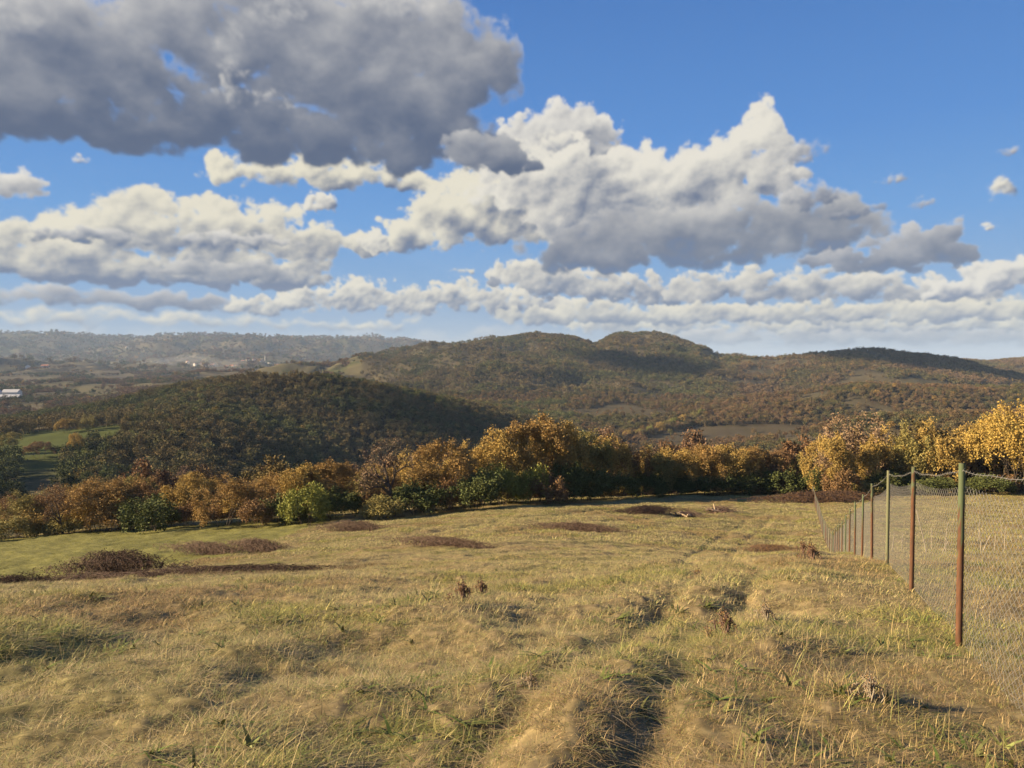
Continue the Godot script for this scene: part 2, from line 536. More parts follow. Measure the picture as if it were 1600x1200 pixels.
func build_forests() -> void:
	# three kinds of far tree, a few hundred faces each, scattered as masses over the hills
	var leafy := []
	for s in 4:
		leafy.append(merged_tree(100 + s, 8.5, 4.2, 3, 330, 0.55, 1, 0.2, false))
	var bare := []
	for s in 3:
		bare.append(merged_tree(200 + s, 9.0, 3.6, 3, 190, 0.5, 1, 0.25, true))
	var far := []
	for s in 3:
		far.append(merged_tree(300 + s, 8.5, 4.4, 2, 120, 1.0, 1, 0.15, false))
	var near := []
	for s in 3:
		near.append(merged_tree(400 + s, 9.0, 4.2, 4, 2200, 0.22, 1, 0.2, false))
	var zones := {
		"slope_wood": "autumn wood on the slope dropping behind the field's oak belt",
		"hill_wood": "dark brown and green wood covering the rounded nearer hill",
		"ridge_wood": "patchy brown woods on the broad high hill",
		"spur_wood": "russet and grey brown woods over the folded spurs",
		"valley_trees": "far hedges and copses across the hazy valley and ridge",
	}
	var sets := {}
	for z in zones:
		sets[z] = [[], [], [], [], [], [], []]      # leafy x4 or near x3 ..., see below
	var wr := RandomNumberGenerator.new()
	wr.seed = 5
	var count := 0
	for band in [[112.0, 330.0, 22.0], [330.0, 900.0, 15.0], [900.0, 2700.0, 27.0], [2700.0, 7500.0, 520.0]]:
		var n := int(0.5 * deg_to_rad(80.0) * (band[1] * band[1] - band[0] * band[0]) / band[2])
		for k in n:
			var r := sqrt(lerpf(band[0] * band[0], band[1] * band[1], wr.randf()))
			var a := deg_to_rad(wr.randf_range(-40.0, 40.0))
			var x := r * sin(a)
			var f := r * cos(a)
			var w := woods(x, f, r)
			if wr.randf() > w:
				continue
			var z := "slope_wood"
			var vs: Array
			var q := x / f
			var kind := hn.get_noise_2d(x * 0.006 - 20.0, f * 0.006) + wr.randf_range(-0.3, 0.3)
			if r > 2700.0 or (q < -0.2 and r > 950.0):
				z = "valley_trees"
			elif r < 300.0:
				z = "slope_wood"
			elif x < 70.0 and r < 1000.0:
				z = "hill_wood"
			elif x > 0.30 * f or r < 1100.0:
				z = "spur_wood"
			else:
				z = "ridge_wood"
			var c: Color
			var pick := wr.randf()
			var shape := 0
			if kind > 0.22:                    # evergreen and still green trees
				c = Color(0.045, 0.062, 0.025).lerp(Color(0.105, 0.115, 0.04), pick)
			elif kind > -0.12:                 # oaks, brown to olive
				c = Color(0.14, 0.095, 0.048).lerp(Color(0.13, 0.115, 0.05), pick)
				if pick > 0.93:
					c = Color(0.30, 0.19, 0.045)
			else:                              # bare and russet
				c = Color(0.15, 0.11, 0.08).lerp(Color(0.17, 0.10, 0.055), pick)
				shape = 1
			if z == "hill_wood":
				c = c.lerp(Color(0.078, 0.09, 0.04), 0.6)
			elif z == "spur_wood":
				c = c.lerp(Color(0.115, 0.092, 0.052), 0.45)
			elif z == "ridge_wood":
				c = c.lerp(Color(0.10, 0.105, 0.05), 0.5)
			c *= wr.randf_range(0.6, 1.2) * (1.35 if z == "hill_wood" else 1.1)
			var s := wr.randf_range(0.7, 1.15) if r < 300.0 else wr.randf_range(0.42, 0.85)
			var slot := 0
			var mesh_set: Array
			if r < 300.0:
				slot = wr.randi() % 3
			elif r > 1100.0:
				slot = wr.randi() % 3
				s *= 1.0 if r < 2700.0 else 2.4
			elif shape == 1:
				slot = 4 + wr.randi() % 3
			else:
				slot = wr.randi() % 4
			var b := Basis(Vector3.UP, wr.randf() * TAU).scaled(Vector3(s, s * wr.randf_range(0.8, 1.2), s))
			var p := Vector3(x, EYE + height(x, f) - 0.3, -f)
			var big := 1 if r < 300.0 else (2 if r > 1100.0 else 0)
			sets[z][slot].append([big, b, p, c])
			count += 1
	print("forest trees ", count)
	for z in zones:
		var top := Node3D.new()
		top.name = z
		add_child(top)
		top.set_meta("kind", "stuff")
		top.set_meta("label", zones[z])
		top.set_meta("category", "woodland")
		for big in 3:
			for slot in 7:
				var list: Array = sets[z][slot].filter(func(e): return e[0] == big)
				if list.is_empty():
					continue
				var mesh: Mesh = near[slot] if big == 1 else far[slot] if big == 2 else (bare[slot - 4] if slot >= 4 else leafy[slot])
				scatter("trees", mesh, mats.mass, list, top)

func scatter(called: String, mesh: Mesh, mat: Material, list: Array, parent: Node) -> MultiMeshInstance3D:
	var mm := MultiMesh.new()
	mm.transform_format = MultiMesh.TRANSFORM_3D
	mm.use_colors = true
	mm.mesh = mesh
	mm.instance_count = list.size()
	var buf := PackedFloat32Array()
	buf.resize(list.size() * 16)
	var o := 0
	for e in list:
		var b: Basis = e[1]
		var p: Vector3 = e[2]
		var c: Color = e[3]
		buf[o] = b.x.x; buf[o + 1] = b.y.x; buf[o + 2] = b.z.x; buf[o + 3] = p.x
		buf[o + 4] = b.x.y; buf[o + 5] = b.y.y; buf[o + 6] = b.z.y; buf[o + 7] = p.y
		buf[o + 8] = b.x.z; buf[o + 9] = b.y.z; buf[o + 10] = b.z.z; buf[o + 11] = p.z
		buf[o + 12] = c.r; buf[o + 13] = c.g; buf[o + 14] = c.b; buf[o + 15] = 1.0
		o += 16
	mm.buffer = buf
	var m := MultiMeshInstance3D.new()
	m.name = called
	m.multimesh = mm
	m.material_override = mat
	m.set_meta("kind", "stuff")
	parent.add_child(m, true)
	return m

# wood and leaves of a far tree in one mesh
func merged_tree(sd: int, tall: float, wide: float, levels: int, leaves: int, leaf: float, stems: int, low: float, is_bare: bool) -> ArrayMesh:
	var pair := make_tree(sd, tall, wide, levels, leaves, leaf, stems, low, 3)
	var g := Geo.new()
	for k in 2:
		var a: Array = pair[k].surface_get_arrays(0)
		var off := g.v.size()
		g.v.append_array(a[Mesh.ARRAY_VERTEX])
		var cs: PackedColorArray = a[Mesh.ARRAY_COLOR]
		for c in cs:
			g.c.append(c * (Color(0.85, 0.85, 0.9) if k == 0 else Color.WHITE) * (Color(1.0, 0.95, 0.9) if is_bare else Color.WHITE))
		for i in a[Mesh.ARRAY_INDEX]:
			g.ix.append(off + i)
	return g.mesh(false)

# ---------------------------------------------------------------- the belt of trees at the field's edge
func belt_tree(called: String, label: String, category: String, shape: String, mat: String, x: float, f: float, tall: float, wide: float, group: String) -> void:
	var s: Array = tree_shapes[shape][rng.randi() % tree_shapes[shape].size()]
	var t := thing(called, label, category, on_ground(x, f) - Vector3(0, 0.16 * tall if shape != "bare" else 0.15, 0), group)
	t.rotation.y = rng.randf() * TAU
	var sc := Vector3(wide * 1.2 / s[3], tall * 1.13 / s[2], wide * 1.2 / s[3])
	var w := part("trunk" if called.ends_with("tree") else "stems", s[0], mats.bark, t)
	w.scale = sc
	var c := part("crown" if called.ends_with("tree") else "foliage", s[1], mats[mat], t)
	c.scale = sc

func build_tree_belt() -> void:
	tree_shapes.oak = []
	for k in 4:
		tree_shapes.oak.append(make_tree(11 + k, 10.0, 4.6, 5, 12000, 0.13, 3 + k % 3, 0.07) + [10.0, 4.6])
	tree_shapes.thin = []
	for k in 2:
		tree_shapes.thin.append(make_tree(31 + k, 9.0, 4.0, 5, 4600, 0.12, 3 + k, 0.09) + [9.0, 4.0])
	tree_shapes.bare = [make_tree(41, 9.0, 4.2, 6, 900, 0.10, 1, 0.13) + [9.0, 4.2]]
	tree_shapes.bush = []
	for k in 3:
		tree_shapes.bush.append(make_tree(51 + k, 4.0, 2.6, 4, 5200, 0.12, 6, 0.1) + [4.0, 2.6])
	var says := {
		"rust_orange": ["rust orange oak in the belt along the meadow's lower edge", "rust orange oaks"],
		"gold": ["golden brown oak in the belt along the meadow's lower edge", "golden oaks"],
		"yellow": ["bright yellow orange oak beyond the wire fence", "yellow oaks beyond the fence"],
		"brown": ["dull brown oak thinning out in the belt below the meadow", "brown oaks"],
		"olive": ["olive yellow tree in the belt along the meadow's lower edge", "olive trees in the belt"],
		"grey_twig": ["pale half bare tree with greyish tan twigs among golden oaks", "half bare trees"],
	}
	# x on the photograph's horizon line as a bearing (tangent), f, height, half width
	var row := [
		[-0.665, 88, 6.0, 2.8, "oak", "olive"], [-0.625, 90, 6.5, 3.2, "thin", "brown"], [-0.585, 92, 6.0, 3.0, "thin", "brown"],
		[-0.552, 88, 6.4, 3.6, "oak", "rust_orange"], [-0.515, 90, 6.4, 3.2, "oak", "rust_orange"], [-0.468, 90, 6.3, 3.2, "oak", "brown"],
		[-0.425, 87, 6.4, 2.9, "oak", "gold"], [-0.385, 79, 6.0, 3.1, "oak", "rust_orange"], [-0.345, 84, 5.2, 2.6, "thin", "brown"],
		[-0.305, 82, 6.0, 2.8, "oak", "rust_orange"], [-0.275, 80, 6.4, 3.0, "oak", "gold"], [-0.238, 82, 6.6, 3.2, "oak", "rust_orange"], [-0.205, 84, 6.4, 3.0, "thin", "rust_orange"],
		[-0.125, 86, 7.6, 2.6, "thin", "gold"], [-0.093, 82, 8.2, 3.6, "oak", "rust_orange"], [-0.060, 88, 7.8, 3.0, "oak", "gold"],
		[-0.012, 86, 9.0, 3.4, "oak", "gold"], [0.030, 88, 10.6, 4.4, "oak", "rust_orange"], [0.062, 90, 10.0, 3.8, "oak", "gold"], [0.098, 93, 9.0, 3.4, "oak", "olive"],
		[0.125, 95, 8.4, 3.2, "oak", "gold"], [0.155, 97, 7.6, 3.0, "thin", "brown"], [0.182, 98, 7.2, 3.6, "oak", "olive"], [0.215, 99, 6.6, 3.4, "oak", "gold"],
		[0.252, 99, 6.8, 3.8, "oak", "rust_orange"], [0.288, 100, 6.8, 3.6, "oak", "gold"], [0.320, 101, 6.6, 3.4, "oak", "rust_orange"], [0.355, 103, 6.0, 3.2, "oak", "brown"], [0.385, 102, 5.2, 2.6, "oak", "olive"],
		[0.425, 94, 8.2, 3.0, "oak", "gold"], [0.462, 98, 11.2, 4.6, "thin", "grey_twig"], [0.500, 95, 8.8, 3.4, "oak", "gold"], [0.535, 96, 9.4, 3.4, "oak", "olive"],
		[0.570, 95, 9.6, 3.6, "oak", "gold"], [0.608, 97, 9.6, 3.4, "thin", "gold"], [0.640, 92, 10.0, 3.2, "oak", "yellow"], [0.678, 90, 11.6, 4.0, "oak", "yellow"], [0.72, 90, 11.0, 4.0, "oak", "yellow"],
	]
	for t in row:
		belt_tree("oak_tree", ("sparse leaved " if t[4] == "thin" and t[5] != "grey_twig" else "tall " if t[2] > 9.3 and t[5] != "grey_twig" else "") + says[t[5]][0], "tree", t[4], t[5], t[0] * t[1], t[1], t[2], t[3], says[t[5]][1])
	belt_tree("bare_tree", "leafless grey tree with a forked dark trunk among orange oaks", "tree", "bare", "grey_twig", -0.157 * 78.0, 78.0, 8.0, 3.4, "")
	belt_tree("bare_tree", "small dark leafless trunk before brown oaks by the green field", "tree", "bare", "brown", -0.60 * 85.0, 85.0, 5.0, 1.8, "")
	# a second and third row close behind
	var kinds := ["rust_orange", "gold", "brown", "olive", "gold", "rust_orange"]
	for k in 46:
		var u := -0.70 + 1.46 * (k + rng.randf() * 0.8) / 46.0
		var f := (101.0 if u < 0.0 else 109.0) + rng.randf_range(-3.0, 9.0)
		var kind: String = kinds[rng.randi() % 6]
		belt_tree("oak_tree", "%s oak crown showing behind the front row of the belt" % {"rust_orange": "rust orange", "gold": "golden brown", "brown": "dull brown", "olive": "olive yellow"}[kind], "tree", "oak" if rng.randf() < 0.7 else "thin", kind, u * f, f, rng.randf_range(5.5, 7.4) + (1.5 if u > 0.42 else 0.0), rng.randf_range(2.8, 3.8), "oaks behind the front row, " + kind.replace("_", " "))
	var bushes := [
		[-0.487, 80, 4.0, 3.0, "dark_green", "broad dark green bush at the edge of the green field"],
		[-0.340, 76, 3.0, 2.0, "brown", "low brown bush spreading onto the green field's corner"],
		[-0.275, 74, 4.2, 2.2, "lime", "yellow green bush before orange oaks at the field corner"],
		[-0.305, 77, 3.2, 2.2, "dark_green", "dark green bush between brown bush and yellow green bush"],
		[-0.235, 77, 3.4, 2.2, "dark_green", "dark green bush close to the leafless grey tree"],
		[-0.170, 75, 2.6, 2.2, "olive", "low olive bush at the foot of the leafless grey tree"],
		[-0.125, 78, 3.8, 3.0, "dark_green", "wide blackish green bush right of the leafless tree's trunk"],
		[-0.085, 78, 2.8, 2.0, "brown", "low brown twiggy bush between two dark green bushes"],
		[-0.047, 78, 4.2, 2.7, "dark_green", "rounded dark green bush standing out before the orange oaks"],
		[-0.012, 82, 5.0, 2.0, "lime", "tall lime green bush below the largest orange oak"],
		[0.028, 83, 4.6, 2.0, "lime", "lime green bush with bare twigs below the largest orange oak"],
		[0.048, 82, 3.4, 2.0, "brown", "grey brown twiggy bush before the lime green bushes"],
		[0.075, 86, 4.8, 2.4, "dark_green", "blackish green bush below the golden oaks"],
		[0.105, 88, 4.0, 2.4, "dark_green", "second blackish green bush below the golden oaks"],
		[0.140, 91, 3.6, 2.2, "dark_green", "green bush at the end of the blackish bushes"],
		[0.230, 96, 2.2, 1.4, "dark_green", "small round green bush alone at the meadow edge"],
		[0.180, 95, 3.0, 2.4, "dark_green", "dark undergrowth bush beneath the olive oak"],
		[0.270, 97, 3.2, 2.8, "dark_green", "dark undergrowth bush beneath the rust oaks"],
		[0.315, 98, 3.2, 2.8, "dark_green", "dark undergrowth bush beneath the last rust oaks"],
		[0.355, 98, 3.4, 2.8, "dark_green", "dark undergrowth bush beside the fence's far end"],
		[0.470, 92, 2.6, 2.0, "olive", "low olive bush beneath the pale half bare tree"],
		[0.400, 97, 3.4, 2.4, "dark_green", "dark bush closing the gap above the fence's far end"],
		[0.560, 91, 2.4, 2.6, "dark_green", "dark undergrowth bush beyond the vine stakes"],
		[0.640, 89, 2.4, 2.6, "dark_green", "dark undergrowth bush below the bright yellow oaks"],
	]
	for b in bushes:
		belt_tree("bush", b[5], "bush", "bush", b[4], b[0] * b[1], b[1], b[2], b[3], "bushes along the belt")
	# undergrowth filling the belt to the ground
	var under := ["brown", "olive", "dark_green", "brown", "gold", "olive", "rust_orange"]
	for k in 58:
		var u := -0.70 + 1.46 * (k + rng.randf() * 0.9) / 58.0
		var f := (84.0 if u < -0.33 else 83.0 if u < 0.0 else 92.0 + 22.0 * minf(u, 0.38)) + rng.randf_range(-1.0, 5.0)
		if u > 0.40:
			f -= 8.0
		var kind: String = under[rng.randi() % 7]
		belt_tree("undergrowth_bush", "low %s bush filling the gap under the belt's oaks" % {"rust_orange": "rust orange", "gold": "golden", "brown": "twiggy brown", "olive": "olive", "dark_green": "dark green"}[kind], "bush", "bush", kind, u * f, f, rng.randf_range(2.2, 4.2), rng.randf_range(1.6, 2.6), "undergrowth of the belt, " + kind.replace("_", " "))
	# lone trees round the clearing and in the dip
	for l in [[-0.580, 335, 11.0, 3.6, "yellow", "bright yellow tree alone beside the small green clearing"], [-0.592, 400, 8.0, 6.0, "gold", "golden tree spreading at the top of the green clearing"], [-0.565, 405, 9.0, 6.0, "olive", "olive tree next to the golden one above the clearing"],
			[-0.63, 330, 8.0, 6.0, "brown", "brown tree at the lower corner of the green clearing"], [-0.665, 345, 10.0, 6.0, "olive", "olive tree where the green clearing meets the brown wood"]]:
		belt_tree("clearing_tree", l[5], "tree", "oak", l[4], l[0] * l[1], l[1], l[2], l[3], "")
	for k in 9:
		belt_tree("valley_tree", "pale yellow tree standing in the dip between the wooded spurs", "tree", "oak", ["gold", "olive", "lime"][k % 3], (0.135 + 0.016 * k + rng.randf() * 0.01) * 760.0, 700.0 + 14.0 * k, 9.0 + rng.randf() * 3.0, 5.0, "trees in the dip between the spurs")

# ---------------------------------------------------------------- village
func flat_mat(c: Color, rough := 0.85) -> StandardMaterial3D:
	var m := StandardMaterial3D.new()
	m.albedo_color = c.linear_to_srgb()
	m.roughness = rough
	return m

func house(called: String, label: String, category: String, x: float, f: float, w: float, l: float, h: float, turn: float, wall: Material, roof: Material, group: String) -> void:
	var t := thing(called, label, category, on_ground(x, f), group)
	t.rotation.y = turn
	var g := Geo.new()
	g.box(-w / 2, w / 2, -2.0, h, -l / 2, l / 2, Color.WHITE)
	for s in [-1.0, 1.0]:
		g.tri(Vector3(-w / 2, h, s * l / 2), Vector3(w / 2, h, s * l / 2), Vector3(0, h + w * 0.28, s * l / 2), Color.WHITE)
	part("wall", g.mesh(false), wall, t)
	var r := Geo.new()
	for s in [-1.0, 1.0]:
		r.quad(Vector3(s * (w / 2 + 0.5), h - 0.2, -l / 2 - 0.5), Vector3(s * (w / 2 + 0.5), h - 0.2, l / 2 + 0.5), Vector3(0, h + w * 0.28 + 0.15, l / 2 + 0.5), Vector3(0, h + w * 0.28 + 0.15, -l / 2 - 0.5), Color.WHITE)
		r.quad(Vector3(s * (w / 2 + 0.5), h - 0.5, -l / 2 - 0.5), Vector3(s * (w / 2 + 0.5), h - 0.5, l / 2 + 0.5), Vector3(0, h + w * 0.28 - 0.15, l / 2 + 0.5), Vector3(0, h + w * 0.28 - 0.15, -l / 2 - 0.5), Color.WHITE)
	part("roof", r.mesh(false), roof, t)
	for k in int(l / 4.0):
		for s in [-1.0, 1.0]:
			var wn := Geo.new()
			wn.box(s * w / 2 - 0.05, s * w / 2 + 0.05, h * 0.4, h * 0.4 + 1.4, -l / 2 + 1.5 + k * 4.0, -l / 2 + 2.7 + k * 4.0, Color.WHITE)
			part("window", wn.mesh(false), mats.pane, t)

func build_village() -> void:
	mats.pane = flat_mat(Color(0.05, 0.06, 0.07), 0.2)
	var white := flat_mat(Color(0.60, 0.58, 0.54))
	var cream := flat_mat(Color(0.6, 0.54, 0.43))
	var tile := flat_mat(Color(0.33, 0.13, 0.07))
	var sheet := flat_mat(Color(0.42, 0.44, 0.46), 0.6)
	house("farm_shed", "long white farm shed with a pale metal roof in the valley", "shed", -0.668 * 1080.0, 1080.0, 12.0, 30.0, 5.0, PI / 2 + 0.1, white, sheet, "")
	house("farm_shed", "taller white farm shed standing behind the long one", "shed", -0.664 * 1115.0, 1115.0, 14.0, 22.0, 10.0, PI / 2 + 0.1, white, sheet, "")
	house("farm_silo_house", "narrow white farm building at the end of the sheds", "shed", -0.683 * 1090.0, 1090.0, 8.0, 10.0, 12.0, 0.3, white, sheet, "")
	var spots := [[-0.420, 2900, 1], [-0.414, 2960, 1], [-0.409, 2900, 1], [-0.400, 2940, 0], [-0.395, 2980, 1], [-0.378, 2860, 1], [-0.371, 2840, 1], [-0.366, 2870, 0], [-0.430, 3050, 0], [-0.475, 2950, 1], [-0.468, 2980, 0],
		[-0.350, 3250, 0], [-0.342, 3300, 1], [-0.335, 3350, 1], [-0.331, 3280, 0], [-0.322, 3330, 1], [-0.346, 3380, 1], [-0.310, 3350, 0], [-0.357, 3350, 0]]
	for s in spots:
		house("village_house", "%s walled red roofed village house %s" % [["cream", "white"][s[2]], "close to the far minaret" if s[0] > -0.36 else "apart on the smoky edge of the far village" if s[0] < -0.425 else "among the smoke of the far village"], "house", s[0] * s[1], s[1], rng.randf_range(9, 13), rng.randf_range(11, 18), rng.randf_range(5, 8), rng.randf() * PI, white if s[2] == 1 else cream, tile, "houses of the far village")
	for s in [[-0.642, 2250], [-0.619, 2300], [-0.55, 4400], [-0.51, 4600], [-0.46, 4500], [-0.60, 4700]]:
		house("lone_house", "tiny white house alone on the far valley side", "house", s[0] * s[1], s[1], 14.0, 20.0, 8.0, rng.randf() * PI, white, tile, "lone houses across the valley")
	var m := thing("minaret", "slender pale minaret rising above the far village", "minaret", on_ground(-0.3275 * 3300.0, 3300.0))
	var g := Geo.new()
	g.tube([Vector3(0, -2, 0), Vector3(0, 8, 0), Vector3(0, 28, 0)], [2.0, 1.6, 1.3], 10, Color.WHITE)
	part("shaft", g.mesh(), white, m)
	g = Geo.new()
	g.tube([Vector3(0, 21, 0), Vector3(0, 22, 0), Vector3(0, 23, 0)], [1.4, 2.4, 2.4], 10, Color.WHITE)
	part("balcony", g.mesh(), white, m)
	g = Geo.new()
	g.tube([Vector3(0, 28, 0), Vector3(0, 32, 0), Vector3(0, 36, 0)], [1.5, 0.8, 0.05], 10, Color.WHITE)
	part("spire", g.mesh(), flat_mat(Color(0.3, 0.32, 0.34), 0.5), m)
	# wood smoke hanging over the roofs
	for s in [[-0.415, 2870, 90, 50, 0.0016], [-0.45, 2900, 150, 40, 0.001], [-0.375, 2850, 80, 40, 0.0014], [-0.485, 3000, 60, 90, 0.0008]]:
		var fv := FogVolume.new()
		fv.name = numbered("smoke")
		fv.shape = RenderingServer.FOG_VOLUME_SHAPE_ELLIPSOID
		fv.size = Vector3(s[2] * 2.0, s[3], s[2])
		fv.position = on_ground(s[0] * s[1], s[1]) + Vector3(0, s[3] * 0.35, 0)
		fv.rotation.z = 0.15
		var fm := FogMaterial.new()
		fm.density = s[4]
		fm.albedo = Color(0.92, 0.94, 0.97)
		fv.material = fm
		fv.set_meta("kind", "stuff")
		fv.set_meta("label", "thin white wood smoke drifting over the far village")
		fv.set_meta("category", "smoke")
		add_child(fv)

# ---------------------------------------------------------------- fence
func build_fence() -> void:
	var wire := StandardMaterial3D.new()
	wire.albedo_color = lin(0.24, 0.24, 0.235)
	wire.metallic = 0.55
	wire.roughness = 0.45
	var postm := StandardMaterial3D.new()
	postm.vertex_color_use_as_albedo = true
	postm.roughness = 0.75
	postm.metallic_specular = 0.3
	var spots := []
	var s := -3.15
	while s < 44.0:
		var f := 6.05 + s * 0.9285
		spots.append(Vector2(3.63 + s * 0.3714, f))
		s += 3.15
	var far_end := Vector2(40.3, 101.0)
	var last: Vector2 = spots[-1]
	var left := last.distance_to(far_end)
	var n := int(left / 3.15)
	for k in range(1, n + 1):
		spots.append(last.lerp(far_end, k / float(n)))
	var t := thing("wire_fence", "rusty pipe posts with chain link mesh and barbed wire running downhill", "fence", on_ground(spots[1].x, spots[1].y))
	var o := t.position
	var pn := FastNoiseLite.new()
	pn.frequency = 1.0
	pn.fractal_octaves = 4
	var feet := []
	var tops := []
	for k in spots.size():
		var p: Vector2 = spots[k]
		var foot := on_ground(p.x, p.y) - o
		var tall := 1.50 + (0.0 if k < 3 else rng.randf_range(-0.06, 0.08))
		var lean := Vector3(rng.randf_range(-0.03, 0.03), 0, rng.randf_range(-0.03, 0.03)) * (0.3 if k < 3 else 1.0)
		feet.append(foot)
		tops.append(foot + Vector3(0, tall, 0) + lean)
		var g := Geo.new()
		var rad := 0.0245 if k < 5 else 0.023
		var rings := 34 if k < 5 else 5
		var sides := 14 if k < 5 else 7
		var green: float = [0.30, 0.25, 0.08, 0.95, 0.2][k % 5] * tall
		for i in rings:
			var u := i / float(rings - 1)
			var c := foot.lerp(tops[k], u) - Vector3(0, 0.25 * (1.0 - u), 0)
			for q in sides:
				var a := TAU * q / sides
				var nn := Vector3(cos(a), 0, sin(a))
				g.v.append(c + nn * rad * (1.0 + 0.05 * pn.get_noise_3d(nn.x * 3 + k * 9, u * 30, nn.z * 3)))
				g.n.append(nn)
				var ns := pn.get_noise_3d(nn.x * 1.4 + k * 7.0, u * tall * 9.0, nn.z * 1.4)
				var rust := Color(0.125, 0.06, 0.034).lerp(Color(0.06, 0.036, 0.025), clampf(0.5 + ns, 0.0, 1.0))
				var paint := Color(0.075, 0.10, 0.058) if k != 3 else Color(0.125, 0.13, 0.08)
				g.c.append(paint if tall * (1.0 - u) + ns * 0.7 < green else rust)
		for i in rings - 1:
			for q in sides:
				var a0 := i * sides + q
				var a1 := i * sides + (q + 1) % sides
				g.ix.append_array([a0, a1, a0 + sides, a1, a1 + sides, a0 + sides])
		var e := g.v.size()
		g.v.append(tops[k]); g.n.append(Vector3.UP); g.c.append(Color(0.1, 0.06, 0.04))
		for q in sides:
			g.ix.append_array([(rings - 1) * sides + q, (rings - 1) * sides + (q + 1) % sides, e])
		part("post", g.mesh(), postm, t)
	# chain link: upright zigzag wires hooked into their neighbours, bay by bay
	for k in spots.size() - 1:
		var a: Vector3 = feet[k]
		var b: Vector3 = feet[k + 1]
		var dist := a.distance_to(b)
		var cell_w := 0.062 if k < 6 else 0.125
		var count := int(dist / cell_w)
		var rows := int(1.30 / cell_w) * 2
		var g := Geo.new()
		var side: Vector3 = (b - a).cross(Vector3.UP).normalized() * 0.03
		for i in count:
			var pts := []
			var rad := []
			for j in rows + 1:
				var u := (i + 0.5 + (0.5 if (i + j) % 2 == 0 else -0.5) * 1.02) / count
				var sag := 0.05 * sin(u * PI) * (j / float(rows))
				pts.append(a.lerp(b, u) + side + Vector3(0, 0.02 + 1.30 * j / rows - sag, 0) + side * 0.06 * (1.0 if j % 2 == 0 else -1.0))
				rad.append(0.0017 if k < 6 else 0.0023)
			g.tube(pts, rad, 3, Color.WHITE)
		var m := part("chain_link", g.mesh(), wire, t)
		m.set_meta("kind", "stuff")
		# barbed strand from post top to post top
		var w := Geo.new()
		var pts := []
		var rad := []
		for j in 13:
			var u := j / 12.0
			pts.append(tops[k].lerp(tops[k + 1], u) - Vector3(0, 0.06 + 0.04 * sin(u * PI) + 0.006 * sin(u * 17.0 + k), 0))
			rad.append(0.0024)
		w.tube(pts, rad, 4, Color.WHITE)
		for j in 24:
			var u := (j + 0.5) / 24.0
			var c: Vector3 = pts[int(u * 12.0)].lerp(pts[mini(12, int(u * 12.0) + 1)], u * 12.0 - int(u * 12.0))
			w.tube([c - Vector3(0.008, 0.014, 0.004), c + Vector3(0.008, 0.014, -0.004)], [0.0012, 0.0012], 3, Color.WHITE)
		part("barbed_wire", w.mesh(), wire, t)

# ---------------------------------------------------------------- meadow: brambles, stakes, weeds, cut branches
func cane_shape(sd: int, canes: int, wide: float, tall: float, leaves: int, leaf: float) -> Array:
	var tr := RandomNumberGenerator.new()
	tr.seed = sd
	var w := Geo.new()
	var l := Geo.new()
	for k in canes:
		var a := tr.randf() * TAU
		var rr := minf(absf(tr.randfn()) * wide * 0.42, wide * 1.2)
		var p := Vector3(cos(a) * rr, -0.05, sin(a) * rr)
		var b := tr.randf() * TAU
		var out := Vector3(cos(b), 0, sin(b)) * wide * tr.randf_range(0.15, 0.5)
		var hgt := tall * tr.randf_range(0.5, 1.0) * (1.0 - 0.6 * minf(1.0, rr / wide))
		var pts := []
		var rad := []
		for j in 6:
			var u := j / 5.0
			pts.append(p + out * u + Vector3(0, hgt * (1.0 - pow(u * 1.35 - 0.85, 2.0) / 0.7225) * 1.0, 0) + Vector3(tr.randfn(), tr.randfn(), tr.randfn()) * 0.04)
			rad.append(0.012 * (1.0 - 0.6 * u))
		w.tube(pts, rad, 3, Color.WHITE * tr.randf_range(0.7, 1.3))
		for q in leaves / canes:
			var u := tr.randf_range(0.25, 1.0) * 5.0
			var c: Vector3 = pts[int(minf(u, 4.0))].lerp(pts[int(minf(u, 4.0)) + 1], u - int(minf(u, 4.0))) + Vector3(tr.randfn(), tr.randfn(), tr.randfn()) * leaf
			var d := Vector3(tr.randfn(), tr.randfn(), tr.randfn()).normalized() * leaf
			var e := d.cross(Vector3(tr.randfn(), tr.randfn(), tr.randfn())).normalized() * leaf * 0.6
			var s := tr.randf_range(0.6, 1.5)
			l.quad(c - d, c + e, c + d, c - e, Color(s * tr.randf_range(0.95, 1.25), s, s * tr.randf_range(0.8, 1.1)))
	return [w.mesh(), l.mesh(false)]

